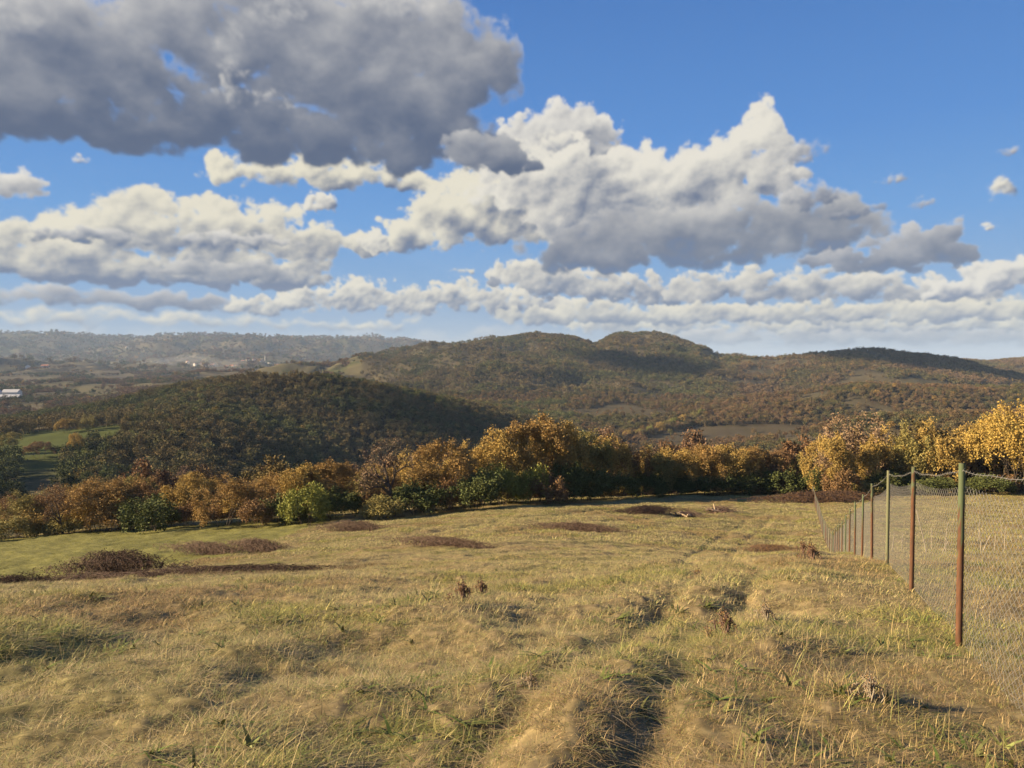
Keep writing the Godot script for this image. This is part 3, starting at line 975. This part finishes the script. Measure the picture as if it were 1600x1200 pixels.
func build_meadow_things() -> void:
	var shapes := []
	for k in 3:
		shapes.append(cane_shape(60 + k, 620, 2.4, 1.2, 5600, 0.036))
	var cane := flat_mat(Color(0.12, 0.075, 0.06))
	# x, f, half width across, half width along, height, label
	var patches := [
		[-18.5, 27.0, 1.8, 1.0, 0.7, "dark bramble mound at the near corner of the green field"],
		[-19.8, 37.5, 2.2, 1.2, 1.3, "tallest dark bramble mound on the green field's border"],
		[-20.2, 50.0, 2.6, 1.2, 0.8, "long low bramble mound on the border past the tallest one"],
		[-17.0, 50.0, 2.2, 1.4, 0.9, "low bramble patch just off the green field's border"],
		[-9.8, 27.0, 3.6, 0.9, 0.4, "wide purplish brown bramble patch in the open meadow"],
		[-13.6, 28.5, 2.6, 0.9, 0.4, "brown bramble patch adjoining the wide purplish one"],
		[-16.0, 29.5, 2.6, 0.9, 0.4, "thin bramble patch between border and meadow brambles"],
		[-12.8, 62.0, 2.4, 1.2, 0.9, "dark bramble mound near the hedge bushes"],
		[-3.2, 38.0, 2.4, 0.9, 0.5, "bramble patch beside the middle of the wheel tracks"],
		[4.8, 52.0, 2.8, 1.0, 0.6, "bramble patch between the two bands of wheel tracks"],
		[12.6, 70.0, 2.6, 1.2, 0.8, "bramble mound below the cut branch heaps"],
		[34.5, 86.0, 5.0, 2.2, 1.4, "reddish bramble thicket inside the fence's far corner"],
		[38.5, 88.0, 4.0, 2.2, 1.3, "reddish bramble thicket beside the fence's last post"],
		[15.8, 45.0, 1.4, 1.0, 0.5, "small reddish bramble tuft near the fence"],
	]
	for p in patches:
		var s: Array = shapes[rng.randi() % 3]
		var t := thing("bramble_patch", p[5], "bramble", on_ground(p[0], p[1]), "bramble patches on the meadow")
		t.rotation.y = rng.randf_range(-0.4, 0.4)
		var sc := Vector3(p[2] / 1.5, p[4] / 1.15, p[3] / 3.2)
		part("canes", s[0], cane, t).scale = sc
		part("leaves", s[1], mats.bramble if not "reddish" in p[5] else mats.brown, t).scale = sc
	# vine stakes beyond the fence: x, f, height, lean sideways
	var wood := flat_mat(Color(0.25, 0.22, 0.17))
	var stakes := [[15.6, 28.0, 1.9, -0.28], [27.5, 49, 1.5, -0.05], [29.5, 51, 1.6, 0.1], [29.3, 50, 1.3, -0.5], [24.0, 42, 1.0, 0.45], [20.6, 35.5, 0.9, -0.08], [22.8, 36.3, 1.5, -0.1], [26.4, 41, 1.3, 0.06], [24.2, 36.8, 1.6, 0.02], [20.3, 32.5, 1.1, 0.4], [24.5, 47, 1.2, 0.0], [21.8, 43, 1.4, 0.1], [33.0, 53, 1.6, 0.05], [36.0, 55, 1.5, -0.1], [19.2, 36, 1.4, 0.03]]
	for k in stakes.size():
		var s: Array = stakes[k]
		var t := thing("vine_stake", "tall leaning whitish stake nearest the wire fence" if k == 0 else "%s pale vine stake standing in the grass beyond the fence" % ("short" if s[2] < 1.15 else "steeply leaning" if absf(s[3]) > 0.3 else "slightly leaning" if absf(s[3]) > 0.07 else "upright"), "stake", on_ground(s[0], s[1]), "vine stakes beyond the fence")
		var g := Geo.new()
		var h: float = s[2]
		g.tube([Vector3(0, -0.1, 0), Vector3(s[3] * h * 0.5, h * 0.5, 0.03), Vector3(s[3] * h, h, 0.05)], [0.024, 0.022, 0.018], 7, Color.WHITE)
		part("pole", g.mesh(), wood, t)
	# heaps of cut branches
	var log_m := flat_mat(Color(0.42, 0.33, 0.22))
	for hp in [[16.6, 70.5, "heap of cut branches with a pale split log on the meadow", 1.0], [20.6, 74.0, "darker heap of cut branches with an upright pale stump", 1.15]]:
		var t := thing("branch_heap", hp[2], "branch heap", on_ground(hp[0], hp[1]), "heaps of cut branches")
		var tr := RandomNumberGenerator.new()
		tr.seed = int(hp[0] * 10)
		var g := Geo.new()
		for k in 150:
			var a := tr.randf() * TAU
			var p := Vector3(tr.randfn() * 0.7, tr.randf() * 0.5, tr.randfn() * 0.6)
			var d := Vector3(cos(a), tr.randf_range(-0.1, 0.5), sin(a)) * tr.randf_range(0.4, 1.1)
			g.tube([p - d * 0.5, p + d * 0.1 + Vector3(0, 0.06, 0), p + d * 0.5], [0.022, 0.016, 0.006], 4, Color.WHITE)
		part("twigs", g.mesh(), cane, t).scale = Vector3.ONE * hp[3]
		for k in 5:
			var l := Geo.new()
			var a := tr.randf() * TAU
			var d := Vector3(cos(a), 0.25, sin(a)) * tr.randf_range(0.3, 0.55)
			if k == 0 and hp[3] > 1.1:
				d = Vector3(-0.12, 0.65, 0.0)
			var c := Vector3(tr.randfn() * 0.4 - 0.4, 0.35, tr.randfn() * 0.3 + 0.3)
			l.tube([c - d, c, c + d], [0.09, 0.085, 0.07], 8, Color.WHITE)
			part("log", l.mesh(), log_m if k < 3 else mats.bark, t)
	# dry weeds that stand out of the grass: x, f, height, label
	var weeds := [[-0.55, 8.3, 0.32, "dry brown dock stalk alone in the open meadow"], [-0.42, 10.2, 0.30, "second dry dock stalk further down the meadow"], [3.0, 12.0, 0.42, "dark dry weed clump between the wheel ruts"], [1.75, 6.1, 0.3, "brown withered bracken beside the right wheel rut"], [0.12, 4.9, 0.17, "bleached dry thistle down in the left wheel rut"], [2.35, 6.9, 0.25, "small dark weed clump in the pale grass by the fence"], [2.1, 4.35, 0.22, "pale straw tuft leaning over the shaded hollow"], [6.4, 16.0, 0.5, "withered brown weeds at the foot of the fence"], [7.4, 19.0, 0.5, "withered brown weeds beside the fence's fifth post"], [5.3, 13.2, 0.45, "reddish withered weeds in front of the fence's third post"]]
	var weed_shape := cane_shape(80, 26, 0.3, 0.5, 420, 0.018)
	for w in weeds:
		var t := thing("dry_weed", w[3], "weed", on_ground(w[0], w[1]), "dry weeds in the meadow")
		var sc: Vector3 = Vector3.ONE * (w[2] / 0.62)
		var pale: bool = "pale" in w[3] or "bleached" in w[3]
		part("stalks", weed_shape[0], wood if pale else cane, t).scale = sc
		part("leaves", weed_shape[1], mats.grey_twig if pale else mats.brown, t).scale = sc

# ---------------------------------------------------------------- grass
func tuft(sd: int, blades: int, radius: float, len0: float, len1: float, wid: float, lay: float, flat := 0.45) -> ArrayMesh:
	var tr := RandomNumberGenerator.new()
	tr.seed = sd
	var g := Geo.new()
	for k in blades:
		var a := tr.randf() * TAU
		var p := Vector3(cos(a), 0, sin(a)) * radius * sqrt(tr.randf())
		var b := tr.randf() * TAU
		var out := Vector3(cos(b), 0, sin(b))
		var ln := tr.randf_range(len0, len1) * (1.35 if tr.randf() < 0.05 else 1.0)
		var curl := tr.randf_range(0.2, 1.35) * lay
		var splay := absf(tr.randfn()) * flat
		var side := out.cross(Vector3.UP) * wid * tr.randf_range(0.6, 1.3)
		var col := Color(0.74, 0.67, 0.46)
		var pick := tr.randf()
		if pick < 0.30:
			col = Color(0.49, 0.58, 0.30)
		elif pick < 0.5:
			col = Color(0.53, 0.46, 0.37)
		elif pick > 0.92:
			col = Color(0.85, 0.80, 0.66)
		col *= tr.randf_range(0.72, 1.15)
		var q := g.v.size()
		for j in 4:
			var u := j / 3.0
			var c := p + out * ln * (curl * u * u * 0.9 + u * splay) + Vector3(0, ln * (u * maxf(0.08, 1.0 - 0.5 * splay) - 0.42 * minf(curl, 1.2) * u * u) - 0.02, 0)
			var w := side * (1.0 - u * 0.85)
			g.v.append(c - w); g.v.append(c + w)
			g.c.append(col); g.c.append(col)
		for j in 3:
			g.ix.append_array([q + j * 2, q + j * 2 + 1, q + j * 2 + 2, q + j * 2 + 1, q + j * 2 + 3, q + j * 2 + 2])
	return g.mesh(false)

func build_grass() -> void:
	var fine := []
	for k in 5:
		fine.append(tuft(500 + k, 60, 0.10, 0.02, 0.075, 0.0021, 1.5, 0.7))
	var mid := []
	for k in 4:
		mid.append(tuft(520 + k, 38, 0.17, 0.035, 0.10, 0.0038, 1.4, 0.6))
	var coarse := []
	for k in 4:
		coarse.append(tuft(540 + k, 28, 0.34, 0.07, 0.19, 0.010, 1.25))
	# flattened dead litter, seed stalks and broad leaved rosettes among the blades
	var litter := [tuft(560, 46, 0.16, 0.03, 0.10, 0.0022, 0.5, 2.2), tuft(561, 46, 0.16, 0.03, 0.10, 0.0022, 0.5, 2.2)]
	var stalks := [tuft(570, 6, 0.10, 0.14, 0.28, 0.0013, 0.5, 0.3), tuft(571, 6, 0.10, 0.14, 0.28, 0.0013, 0.5, 0.3)]
	var rosette := [tuft(580, 13, 0.03, 0.06, 0.13, 0.013, 1.1, 0.9), tuft(581, 13, 0.03, 0.06, 0.13, 0.013, 1.1, 0.9)]
	var gr := RandomNumberGenerator.new()
	gr.seed = 99
	var lists := []
	for k in 19:
		lists.append([])
	for band in [[1.6, 7.5, 280.0, 0], [7.5, 17.0, 105.0, 1], [17.0, 42.0, 36.0, 1], [42.0, 112.0, 12.0, 2]]:
		var n := int(0.5 * deg_to_rad(84.0) * (band[1] * band[1] - band[0] * band[0]) * band[2])
		for k in n:
			var r := sqrt(lerpf(band[0] * band[0], band[1] * band[1], gr.randf()))
			var a := deg_to_rad(gr.randf_range(-42.0, 42.0))
			var x := r * sin(a)
			var f := r * cos(a)
			var y := height(x, f)
			var n1 := mn.get_noise_2d(x * 0.35 + 30.0, f * 0.35)
			var n2 := mn.get_noise_2d(x * 0.09 + 60.0, f * 0.09)
			var c := Color(0.585, 0.533, 0.364)                      # straw
			c = c.lerp(Color(0.468, 0.468, 0.215), sstep(0.05, 0.5, n1 + 0.5 * n2))
			c = c.lerp(Color(0.494, 0.39, 0.26), sstep(0.1, 0.5, n2 - 0.4 * n1))
			c *= gr.randf_range(0.75, 1.2)
			var s := gr.randf_range(0.65, 1.25) * (1.0 + 0.4 * n1 + 0.35 * mn.get_noise_2d(x * 1.3, f * 1.3))
			if x < -18.5 and f > 25.0 and f < 90.0:
				if gr.randf() < 0.35:
					continue
				c = Color(0.39, 0.403, 0.143) * gr.randf_range(0.8, 1.15)
				s *= 0.38
			if x > -18.0 and x < -4.5 and f > 21.0 + 2.0 * n1 and f < 32.0 + 4.0 * n1:          # withered docks and bramble shoots
				c = c.lerp(Color(0.169, 0.111, 0.078), 0.75 * sstep(-0.25, 0.15, n2 + 0.6 * n1 + 0.15))
				s *= 1.25
			if f < 40.0 and absf(x) < 14.0:
				s *= 1.0 - 1.7 * minf(0.33, rut(x, f))
			s = maxf(s, 0.42)
			var b := Basis(Vector3.UP, gr.randf() * TAU).scaled(Vector3(s, s * gr.randf_range(0.8, 1.2), s))
			var slot: int = band[3] * 5 + gr.randi() % (5 if band[3] == 0 else 4)
			if band[3] == 2:
				slot = 9 + gr.randi() % 4
			elif band[3] == 1:
				slot = 5 + gr.randi() % 4
			if band[3] < 2 and not (x < -18.5 and f > 25.0):
				var extra := gr.randf()
				if extra < 0.28:
					slot = 13 + gr.randi() % 2
					c = c.lerp(Color(0.546, 0.481, 0.377), 0.6)
				elif extra < 0.318:
					slot = 15 + gr.randi() % 2
					c = Color(0.62, 0.546, 0.351) * gr.randf_range(0.7, 1.1)
				elif extra < 0.36 and n1 > -0.1:
					slot = 17 + gr.randi() % 2
					c = Color(0.221, 0.273, 0.111) * gr.randf_range(0.7, 1.2)
			lists[slot].append([0, b, Vector3(x, EYE + y, -f), c])
	var top := Node3D.new()
	top.name = "meadow_grass"
	add_child(top)
	top.set_meta("kind", "stuff")
	top.set_meta("label", "long dry straw and green grass covering the meadow")
	top.set_meta("category", "grass")
	var total := 0
	for k in 19:
		total += lists[k].size()
		var mesh: Mesh = fine[k] if k < 5 else mid[k - 5] if k < 9 else coarse[k - 9] if k < 13 else litter[k - 13] if k < 15 else stalks[k - 15] if k < 17 else rosette[k - 17]
		scatter("grass", mesh, mats.grass, lists[k], top)
	print("tufts ", total)

# ---------------------------------------------------------------- sky
# Clouds are given in degrees: azimuth from the view direction (right positive) and elevation.
var cn1 := FastNoiseLite.new()
var cn2 := FastNoiseLite.new()
var cn3 := FastNoiseLite.new()

func sstep(a: float, b: float, x: float) -> float:
	var t := clampf((x - a) / (b - a), 0.0, 1.0)
	return t * t * (3.0 - 2.0 * t)

# buf: rgb floats, w columns = 360 degrees, h rows = 90..0 degrees
# puffs: [az, el, half width, half height]; dark 0..1 says how much of it is the grey underside
func paint_cloud(buf: PackedFloat32Array, w: int, h: int, puffs: Array, fs: float, amp: float, soft: float, dark: float, base: float, warm: float) -> void:
	var ppd := w / 360.0
	var lo := Vector2(1e9, 1e9)
	var hi := Vector2(-1e9, -1e9)
	for p in puffs:
		lo = Vector2(minf(lo.x, p[0] - p[2] * 1.35), minf(lo.y, p[1] - p[3] * 1.3))
		hi = Vector2(maxf(hi.x, p[0] + p[2] * 1.35), maxf(hi.y, p[1] + p[3] * 1.35))
	lo.y = maxf(lo.y, 0.0)
	hi.y = minf(hi.y, 89.0)
	var i0 := int(floor(lo.x * ppd))
	var i1 := int(ceil(hi.x * ppd))
	var j0 := int(floor((90.0 - hi.y) * ppd))
	var j1 := mini(int(ceil((90.0 - lo.y) * ppd)), h - 1)
	var cw := i1 - i0 + 1
	var ch := j1 - j0 + 1
	if cw < 2 or ch < 2:
		return
	var f := PackedFloat32Array()
	f.resize(cw * ch)
	var np := puffs.size()
	var px := PackedFloat32Array(); var py := PackedFloat32Array(); var rx := PackedFloat32Array(); var ru := PackedFloat32Array(); var rd := PackedFloat32Array()
	for p in puffs:
		px.append(p[0]); py.append(p[1]); rx.append(1.0 / p[2]); ru.append(1.0 / p[3]); rd.append(1.0 / (p[3] * 0.75))
	var top := hi.y
	for j in ch:
		var e := 90.0 - (j0 + j + 0.5) / ppd
		for i in cw:
			var a := (i0 + i + 0.5) / ppd
			var wa := cn3.get_noise_2d(a * fs * 0.6, e * fs * 0.6)
			var wb := cn3.get_noise_2d(a * fs * 0.6 + 71.0, e * fs * 0.6 + 13.0)
			var aa := a + wa * 0.55 / fs
			var ee := e + wb * 0.4 / fs
			var s := -1.0
			for k in np:
				var dx := (aa - px[k]) * rx[k]
				var dy := ee - py[k]
				dy *= ru[k] if dy > 0.0 else rd[k]
				var v := 1.0 - dx * dx - dy * dy
				if v > s:
					s = v
			if s > -0.75:
				var b := -cn1.get_noise_2d(a * fs * 0.55, e * fs * 0.68)      # rounded bumps with creases
				var n := cn2.get_noise_2d(a * fs * 0.8, e * fs * 1.0)
				var n2 := cn2.get_noise_2d(a * fs * 3.1 + 40.0, e * fs * 3.4)
				s = minf(s, 0.8) - 0.06 + amp * (b * 0.8 + n * 0.95 + n2 * 0.34)
				if base > 0.0:
					s -= 0.5 * sstep(base + 0.25 / fs, base - 0.45 / fs, e + wb * 0.22 / fs) * 2.0
			f[j * cw + i] = s
	var st := maxf(1.0, 0.13 / fs * ppd)      # step towards the sun, in pixels
	for j in ch:
		var e := 90.0 - (j0 + j + 0.5) / ppd
		for i in cw:
			var v := f[j * cw + i]
			if v <= 0.0:
				continue
			var al := sstep(0.0, soft * 0.9, v)
			var oc := 0.0
			for k in 6:
				var d := st * (k * k * 0.5 + k + 1.0)
				var ii := int(i - d * 0.86)
				var jj := int(j - d * 0.62)
				if ii < 0 or jj < 0:
					break
				oc += maxf(0.0, f[jj * cw + ii]) * (0.6 + 0.3 * k)
			# slope of the cloud's surface towards the sun, at two scales
			var sl := 0.0
			for q in [1.0, 3.0]:
				var g1 := int(maxf(1.0, st * 0.55 * q))
				var gx := f[j * cw + mini(i + g1, cw - 1)] - f[j * cw + maxi(i - g1, 0)]
				var gy := f[mini(j + g1, ch - 1) * cw + i] - f[maxi(j - g1, 0) * cw + i]
				sl += clampf((gx * 0.75 + gy * 0.8) * (0.42 if q > 1.5 else 0.3), -0.4, 0.4)
			var hgt := clampf((e - lo.y) / (top - lo.y), 0.0, 1.0)
			var lit := exp(-oc * 0.30) * 0.80 + 0.30 * hgt + cn2.get_noise_2d((i0 + i) / ppd * fs * 0.5 + 9.0, e * fs * 0.8) * 0.55 + sl * (0.85 - 0.45 * dark) - sstep(0.42, 0.0, hgt) * 0.34
			lit = lit * (1.0 - dark * 0.74) + 0.10 * (1.0 - dark) + dark * (hgt - 0.38) * 0.42
			lit += (1.0 - al) * 0.25 * (1.0 - dark * 0.6) + dark * (0.30 * sstep(0.30, 0.0, v) + 0.11 * cn2.get_noise_2d((i0 + i) / ppd * fs * 0.9 + 33.0, e * fs * 1.2))
			lit = clampf(lit, 0.0, 1.0)
			lit = lit * lit * (3.0 - 2.0 * lit) * 0.6 + lit * 0.4
			var lowk := sstep(12.0, 1.0, e) * 0.55
			# shaded cloud is blue grey, lit cloud cream white; low clouds pale with the air before them
			var sr := 0.13 + 0.10 * lowk - 0.04 * dark
			var sg := 0.172 + 0.13 * lowk - 0.048 * dark
			var sb := 0.28 + 0.17 * lowk - 0.07 * dark
			var lr := 0.86
			var lg := 0.83 - 0.03 * warm
			var lb := 0.79 - 0.17 * warm
			var r := sr + (lr - sr) * lit
			var g := sg + (lg - sg) * lit
			var bl := sb + (lb - sb) * lit
			var o := ((j0 + j) * w + posmod(i0 + i, w)) * 3
			buf[o] += (r - buf[o]) * al
			buf[o + 1] += (g - buf[o + 1]) * al
			buf[o + 2] += (bl - buf[o + 2]) * al

func sky_gradient(e: float) -> Vector3:
	var pts := [[0.0, Vector3(0.38, 0.46, 0.55)], [2.0, Vector3(0.34, 0.46, 0.62)], [5.0, Vector3(0.25, 0.44, 0.71)], [10.0, Vector3(0.155, 0.37, 0.74)], [16.0, Vector3(0.10, 0.285, 0.68)], [26.0, Vector3(0.068, 0.205, 0.55)], [45.0, Vector3(0.045, 0.145, 0.43)], [90.0, Vector3(0.03, 0.10, 0.33)]]
	for k in pts.size() - 1:
		if e <= pts[k + 1][0]:
			var t: float = (e - pts[k][0]) / (pts[k + 1][0] - pts[k][0])
			return pts[k][1].lerp(pts[k + 1][1], t)
	return pts[-1][1]

func make_sky() -> ImageTexture:
	cn1.noise_type = FastNoiseLite.TYPE_SIMPLEX_SMOOTH
	cn1.seed = 5; cn1.frequency = 1.0
	cn1.fractal_type = FastNoiseLite.FRACTAL_RIDGED
	cn1.fractal_octaves = 5; cn1.fractal_gain = 0.5
	cn2.noise_type = FastNoiseLite.TYPE_SIMPLEX_SMOOTH
	cn2.seed = 9; cn2.frequency = 0.8
	cn2.fractal_type = FastNoiseLite.FRACTAL_FBM
	cn2.fractal_octaves = 5; cn2.fractal_gain = 0.55
	cn3.noise_type = FastNoiseLite.TYPE_SIMPLEX_SMOOTH
	cn3.seed = 21; cn3.frequency = 1.0
	cn3.fractal_type = FastNoiseLite.FRACTAL_FBM
	cn3.fractal_octaves = 3
	# gradient, one column, spread sideways
	var col := Image.create(4, 1024, false, Image.FORMAT_RGBF)
	for j in 1024:
		var c := sky_gradient(90.0 - (j + 0.5) / 1024.0 * 90.0)
		for i in 4:
			col.set_pixel(i, j, Color(c.x, c.y, c.z))
	var lowcol: Image = col.duplicate()
	lowcol.resize(1024, 256, Image.INTERPOLATE_BILINEAR)
	var low := lowcol.get_data().to_float32_array()
	# the sky beside, behind and above the frame: the same kinds of cloud, scattered
	var rng := RandomNumberGenerator.new()
	rng.seed = 77
	for ring in [[3.0, 60, 5.0, 1.3], [7.0, 34, 9.0, 2.6], [14.0, 17, 15.0, 4.5], [24.0, 10, 22.0, 7.0], [38.0, 7, 26.0, 8.0], [56.0, 5, 30.0, 9.0]]:
		for k in ring[1]:
			var az: float = -180.0 + 360.0 * (k + rng.randf()) / ring[1]
			var el: float = ring[0] * (0.85 + 0.3 * rng.randf())
			var hw: float = ring[2] * (0.4 + 0.6 * rng.randf())
			if absf(az) < 42.0 + hw and ring[0] < 38.0:
				continue
			var puffs := []
			for q in 5:
				var u := rng.randf_range(-1.0, 1.0)
				puffs.append([az + u * hw * 0.7, el + ring[3] * rng.randf_range(-0.1, 0.35) * (1.0 - absf(u)), hw * rng.randf_range(0.3, 0.55), ring[3] * rng.randf_range(0.35, 0.8) * (1.0 - 0.5 * absf(u))])
			paint_cloud(low, 1024, 256, puffs, 4.5 / (2.0 + ring[3] * 1.4), 0.45, 0.35, clampf(ring[0] / 40.0, 0.1, 0.8), el - ring[3] * 0.35, 0.5)
	var lowimg := Image.create_from_data(1024, 256, false, Image.FORMAT_RGBF, low.to_byte_array())
	lowimg.resize(4096, 1024, Image.INTERPOLATE_CUBIC)
	var buf := lowimg.get_data().to_float32_array()
	for c in frame_clouds():
		paint_cloud(buf, 4096, 1024, c[0], c[1], c[2], c[3], c[4], c[5], c[6])
	for k in buf.size():
		buf[k] = maxf(0.0, buf[k]) * SKY_GAIN
	var up := Image.create_from_data(4096, 1024, false, Image.FORMAT_RGBF, buf.to_byte_array())
	var full := Image.create(4096, 2048, false, Image.FORMAT_RGBF)
	full.fill(Color(0.22 * SKY_GAIN, 0.24 * SKY_GAIN, 0.26 * SKY_GAIN))
	full.blit_rect(up, Rect2i(0, 0, 4096, 1024), Vector2i.ZERO)
	return ImageTexture.create_from_image(full)
func frame_clouds() -> Array:
	return [
		[[[-28.86, 0.94, 18.51, 1.27], [-4.85, 1.06, 22.85, 1.35], [20.88, 1.09, 20.64, 1.54]], 0.4, 0.35, 1.8, 0.6, 0.00, 0.2],
		[[[-30.66, 2.63, 7.18, 0.83], [-22.95, 2.68, 6.57, 0.71], [-13.34, 2.45, 9.13, 0.56]], 0.6, 0.55, 1.2, 0.35, 0.00, 0.8],
		[[[14.72, 1.50, 5.89, 0.84], [22.55, 1.61, 6.20, 0.98], [29.96, 1.43, 5.83, 1.01], [34.14, 1.21, 3.00, 0.80]], 0.8, 0.5, 0.6, 0.75, 0.58, 0.3],
		[[[9.62, 2.49, 7.51, 0.95], [22.96, 2.32, 9.02, 0.80], [32.08, 2.14, 4.88, 0.82]], 0.9, 0.5, 0.6, 0.3, 1.65, 0.9],
		[[[-32.05, 4.06, 5.23, 0.95], [-26.92, 3.93, 5.78, 0.87], [-21.69, 3.73, 4.60, 0.77]], 0.6, 0.45, 0.6, 0.8, 3.10, 0.3],
		[[[-18.70, 3.71, 2.61, 0.93], [-15.60, 4.05, 2.70, 1.30], [-11.48, 4.50, 3.72, 1.69], [-7.71, 4.17, 3.57, 1.49], [-3.87, 4.58, 3.37, 1.64], [-0.48, 4.21, 3.39, 1.42], [2.91, 3.72, 4.35, 1.13]], 0.9, 0.55, 0.4, 0.28, 2.71, 0.7],
		[[[0.73, 6.22, 2.90, 1.63], [3.87, 5.63, 4.81, 1.64], [7.71, 5.22, 4.28, 1.56], [11.01, 4.51, 3.27, 1.32]], 0.8, 0.55, 0.4, 0.4, 3.78, 0.6],
		[[[6.28, 3.32, 4.31, 1.12], [2.42, 3.15, 4.35, 0.90], [11.02, 3.09, 4.20, 1.03]], 0.9, 0.5, 0.4, 0.5, 2.23, 0.85],
		[[[13.78, 4.93, 3.20, 1.60], [16.93, 5.13, 3.54, 1.71], [20.84, 4.83, 3.81, 1.61], [24.54, 4.97, 3.21, 1.63], [28.06, 4.22, 3.40, 1.39], [31.35, 3.92, 2.48, 1.22]], 0.8, 0.55, 0.4, 0.48, 3.20, 0.6],
		[[[15.61, 3.22, 6.28, 0.94], [22.12, 3.10, 7.06, 0.97], [28.08, 3.03, 6.04, 1.00], [32.76, 3.05, 3.77, 1.20]], 0.9, 0.5, 0.4, 0.42, 2.13, 0.85],
		[[[32.03, 5.28, 1.95, 1.20], [33.90, 5.01, 2.34, 1.30], [30.27, 4.38, 2.17, 0.90]], 0.8, 0.5, 0.35, 0.05, 3.78, 0.4],
		[[[-34.04, 6.70, 2.99, 2.44], [-30.21, 7.68, 3.61, 2.37], [-26.07, 8.70, 4.09, 3.12], [-21.63, 8.82, 3.96, 2.88], [-17.78, 8.76, 3.50, 2.59], [-15.12, 8.11, 3.38, 2.09], [-11.45, 8.28, 2.32, 1.11], [-28.78, 5.71, 7.06, 1.76], [-20.82, 6.08, 6.75, 1.78], [-15.59, 6.04, 3.14, 1.38]], 0.5, 0.5, 0.35, 0.14, 4.93, 0.8],
		[[[-21.66, 6.05, 4.60, 1.15], [-18.68, 5.94, 3.04, 0.90]], 0.6, 0.5, 0.6, 0.75, 5.41, 0.4],
		[[[-29.48, 8.02, 4.76, 0.57], [-19.94, 8.39, 5.12, 0.62]], 0.7, 0.6, 0.7, 0.65, 0.00, 0.3],
		[[[-14.19, 11.18, 1.36, 0.98]], 1, 0.5, 0.4, 0.1, 0.00, 0.5],
		[[[-10.05, 8.50, 1.59, 1.20]], 0.9, 0.5, 0.4, 0.15, 7.50, 0.6],
		[[[-33.47, 9.96, 2.69, 2.02], [-35.27, 10.13, 2.90, 2.66]], 0.6, 0.5, 0.35, 0.5, 10.22, 0.3],
		[[[-20.95, 12.83, 1.51, 1.53], [-17.73, 13.08, 3.50, 1.73], [-12.80, 13.29, 5.49, 1.59], [-7.67, 12.91, 4.26, 1.17]], 0.6, 0.5, 0.5, 0.08, 0.00, 0.9],
		[[[-7.69, 9.12, 2.85, 1.95], [-4.82, 10.23, 4.07, 2.87], [-0.97, 10.27, 5.30, 3.43], [2.89, 10.95, 4.81, 3.60], [-2.89, 12.33, 3.84, 1.82]], 0.5, 0.5, 0.35, 0.06, 7.41, 0.8],
		[[[3.84, 16.12, 4.30, 2.81], [1.44, 15.27, 3.84, 2.66], [6.47, 15.31, 2.38, 2.47], [-0.96, 14.60, 4.33, 1.61]], 0.5, 0.5, 0.35, 0.36, 0.00, 0.3],
		[[[3.37, 12.78, 6.70, 4.08], [7.68, 11.10, 8.48, 4.79], [13.27, 11.35, 6.83, 4.25], [15.29, 13.59, 3.81, 2.70], [18.05, 15.82, 2.43, 2.60], [19.03, 13.32, 2.58, 2.74], [10.02, 13.06, 4.20, 2.50]], 0.42, 0.5, 0.32, 0.12, 5.98, 0.45],
		[[[11.91, 8.82, 10.99, 2.94], [18.21, 9.01, 7.39, 3.29], [21.63, 8.65, 5.42, 2.79], [23.67, 10.06, 3.24, 1.70], [6.27, 7.65, 6.66, 1.69]], 0.42, 0.45, 0.5, 0.86, 6.08, 0.3],
		[[[24.47, 9.79, 2.24, 0.68], [21.60, 11.07, 2.50, 1.46]], 0.8, 0.6, 0.8, 0.75, 0.00, 0.2],
		[[[23.31, 6.72, 3.26, 1.05], [26.87, 6.78, 3.46, 1.69], [29.86, 7.01, 2.04, 1.97], [28.38, 7.53, 2.25, 1.50]], 0.6, 0.5, 0.35, 0.92, 5.50, 0.1],
		[[[-30.72, 18.68, 10.64, 5.85], [-20.61, 22.13, 9.60, 4.93], [-11.36, 20.88, 12.28, 7.07], [-4.79, 20.57, 5.70, 5.16], [-17.70, 15.85, 14.20, 2.94], [-7.66, 15.58, 8.92, 3.07], [-29.35, 15.33, 12.04, 2.70], [-38.52, 15.74, 7.68, 5.85]], 0.3, 0.44, 0.45, 0.84, 12.89, 0.15],
		[[[-1.93, 15.04, 3.84, 1.78], [0.48, 14.24, 2.41, 1.17]], 0.45, 0.5, 0.5, 0.95, 12.71, 0.2],
		[[[-17.18, 23.30, 2.62, 1.75], [-20.00, 21.06, 1.27, 2.32], [-7.61, 24.66, 5.16, 1.54], [-33.10, 20.17, 3.03, 1.75]], 0.5, 0.7, 2, 0.4, 0.00, 0.2],
		[[[-20.16, 18.28, 1.27, 2.41], [-17.24, 17.76, 2.02, 0.74]], 0.7, 0.9, 2.4, 0.4, 0.00, 0.3],
		[[[26.41, 11.87, 1.39, 0.41]], 1.2, 0.7, 1, 0.8, 0.00, 0.1],
		[[[32.68, 10.71, 0.89, 1.09]], 1, 0.7, 1, 0.35, 0.00, 0.6],
		[[[32.14, 8.36, 0.52, 0.40]], 1.3, 0.6, 0.8, 0.1, 0.00, 0.5],
		[[[32.98, 12.86, 0.75, 0.42]], 1.3, 0.7, 1.1, 0.8, 0.00, 0.1],
		[[[28.33, 10.17, 0.90, 0.37]], 1.3, 0.7, 1.1, 0.8, 0.00, 0.1],
		[[[21.14, 14.08, 1.68, 1.09]], 0.9, 0.7, 1.3, 0.75, 0.00, 0.1],
		[[[-29.69, 12.83, 0.73, 0.36]], 1.4, 0.7, 0.9, 0.1, 0.00, 0.2],
		[[[-3.77, 6.54, 1.45, 0.28]], 1.4, 0.7, 1.1, 0.4, 0.00, 0.9],
		[[[-1.36, 5.69, 0.73, 0.53]], 1.4, 0.5, 0.5, 0.95, 0.00, 0.1],
	]
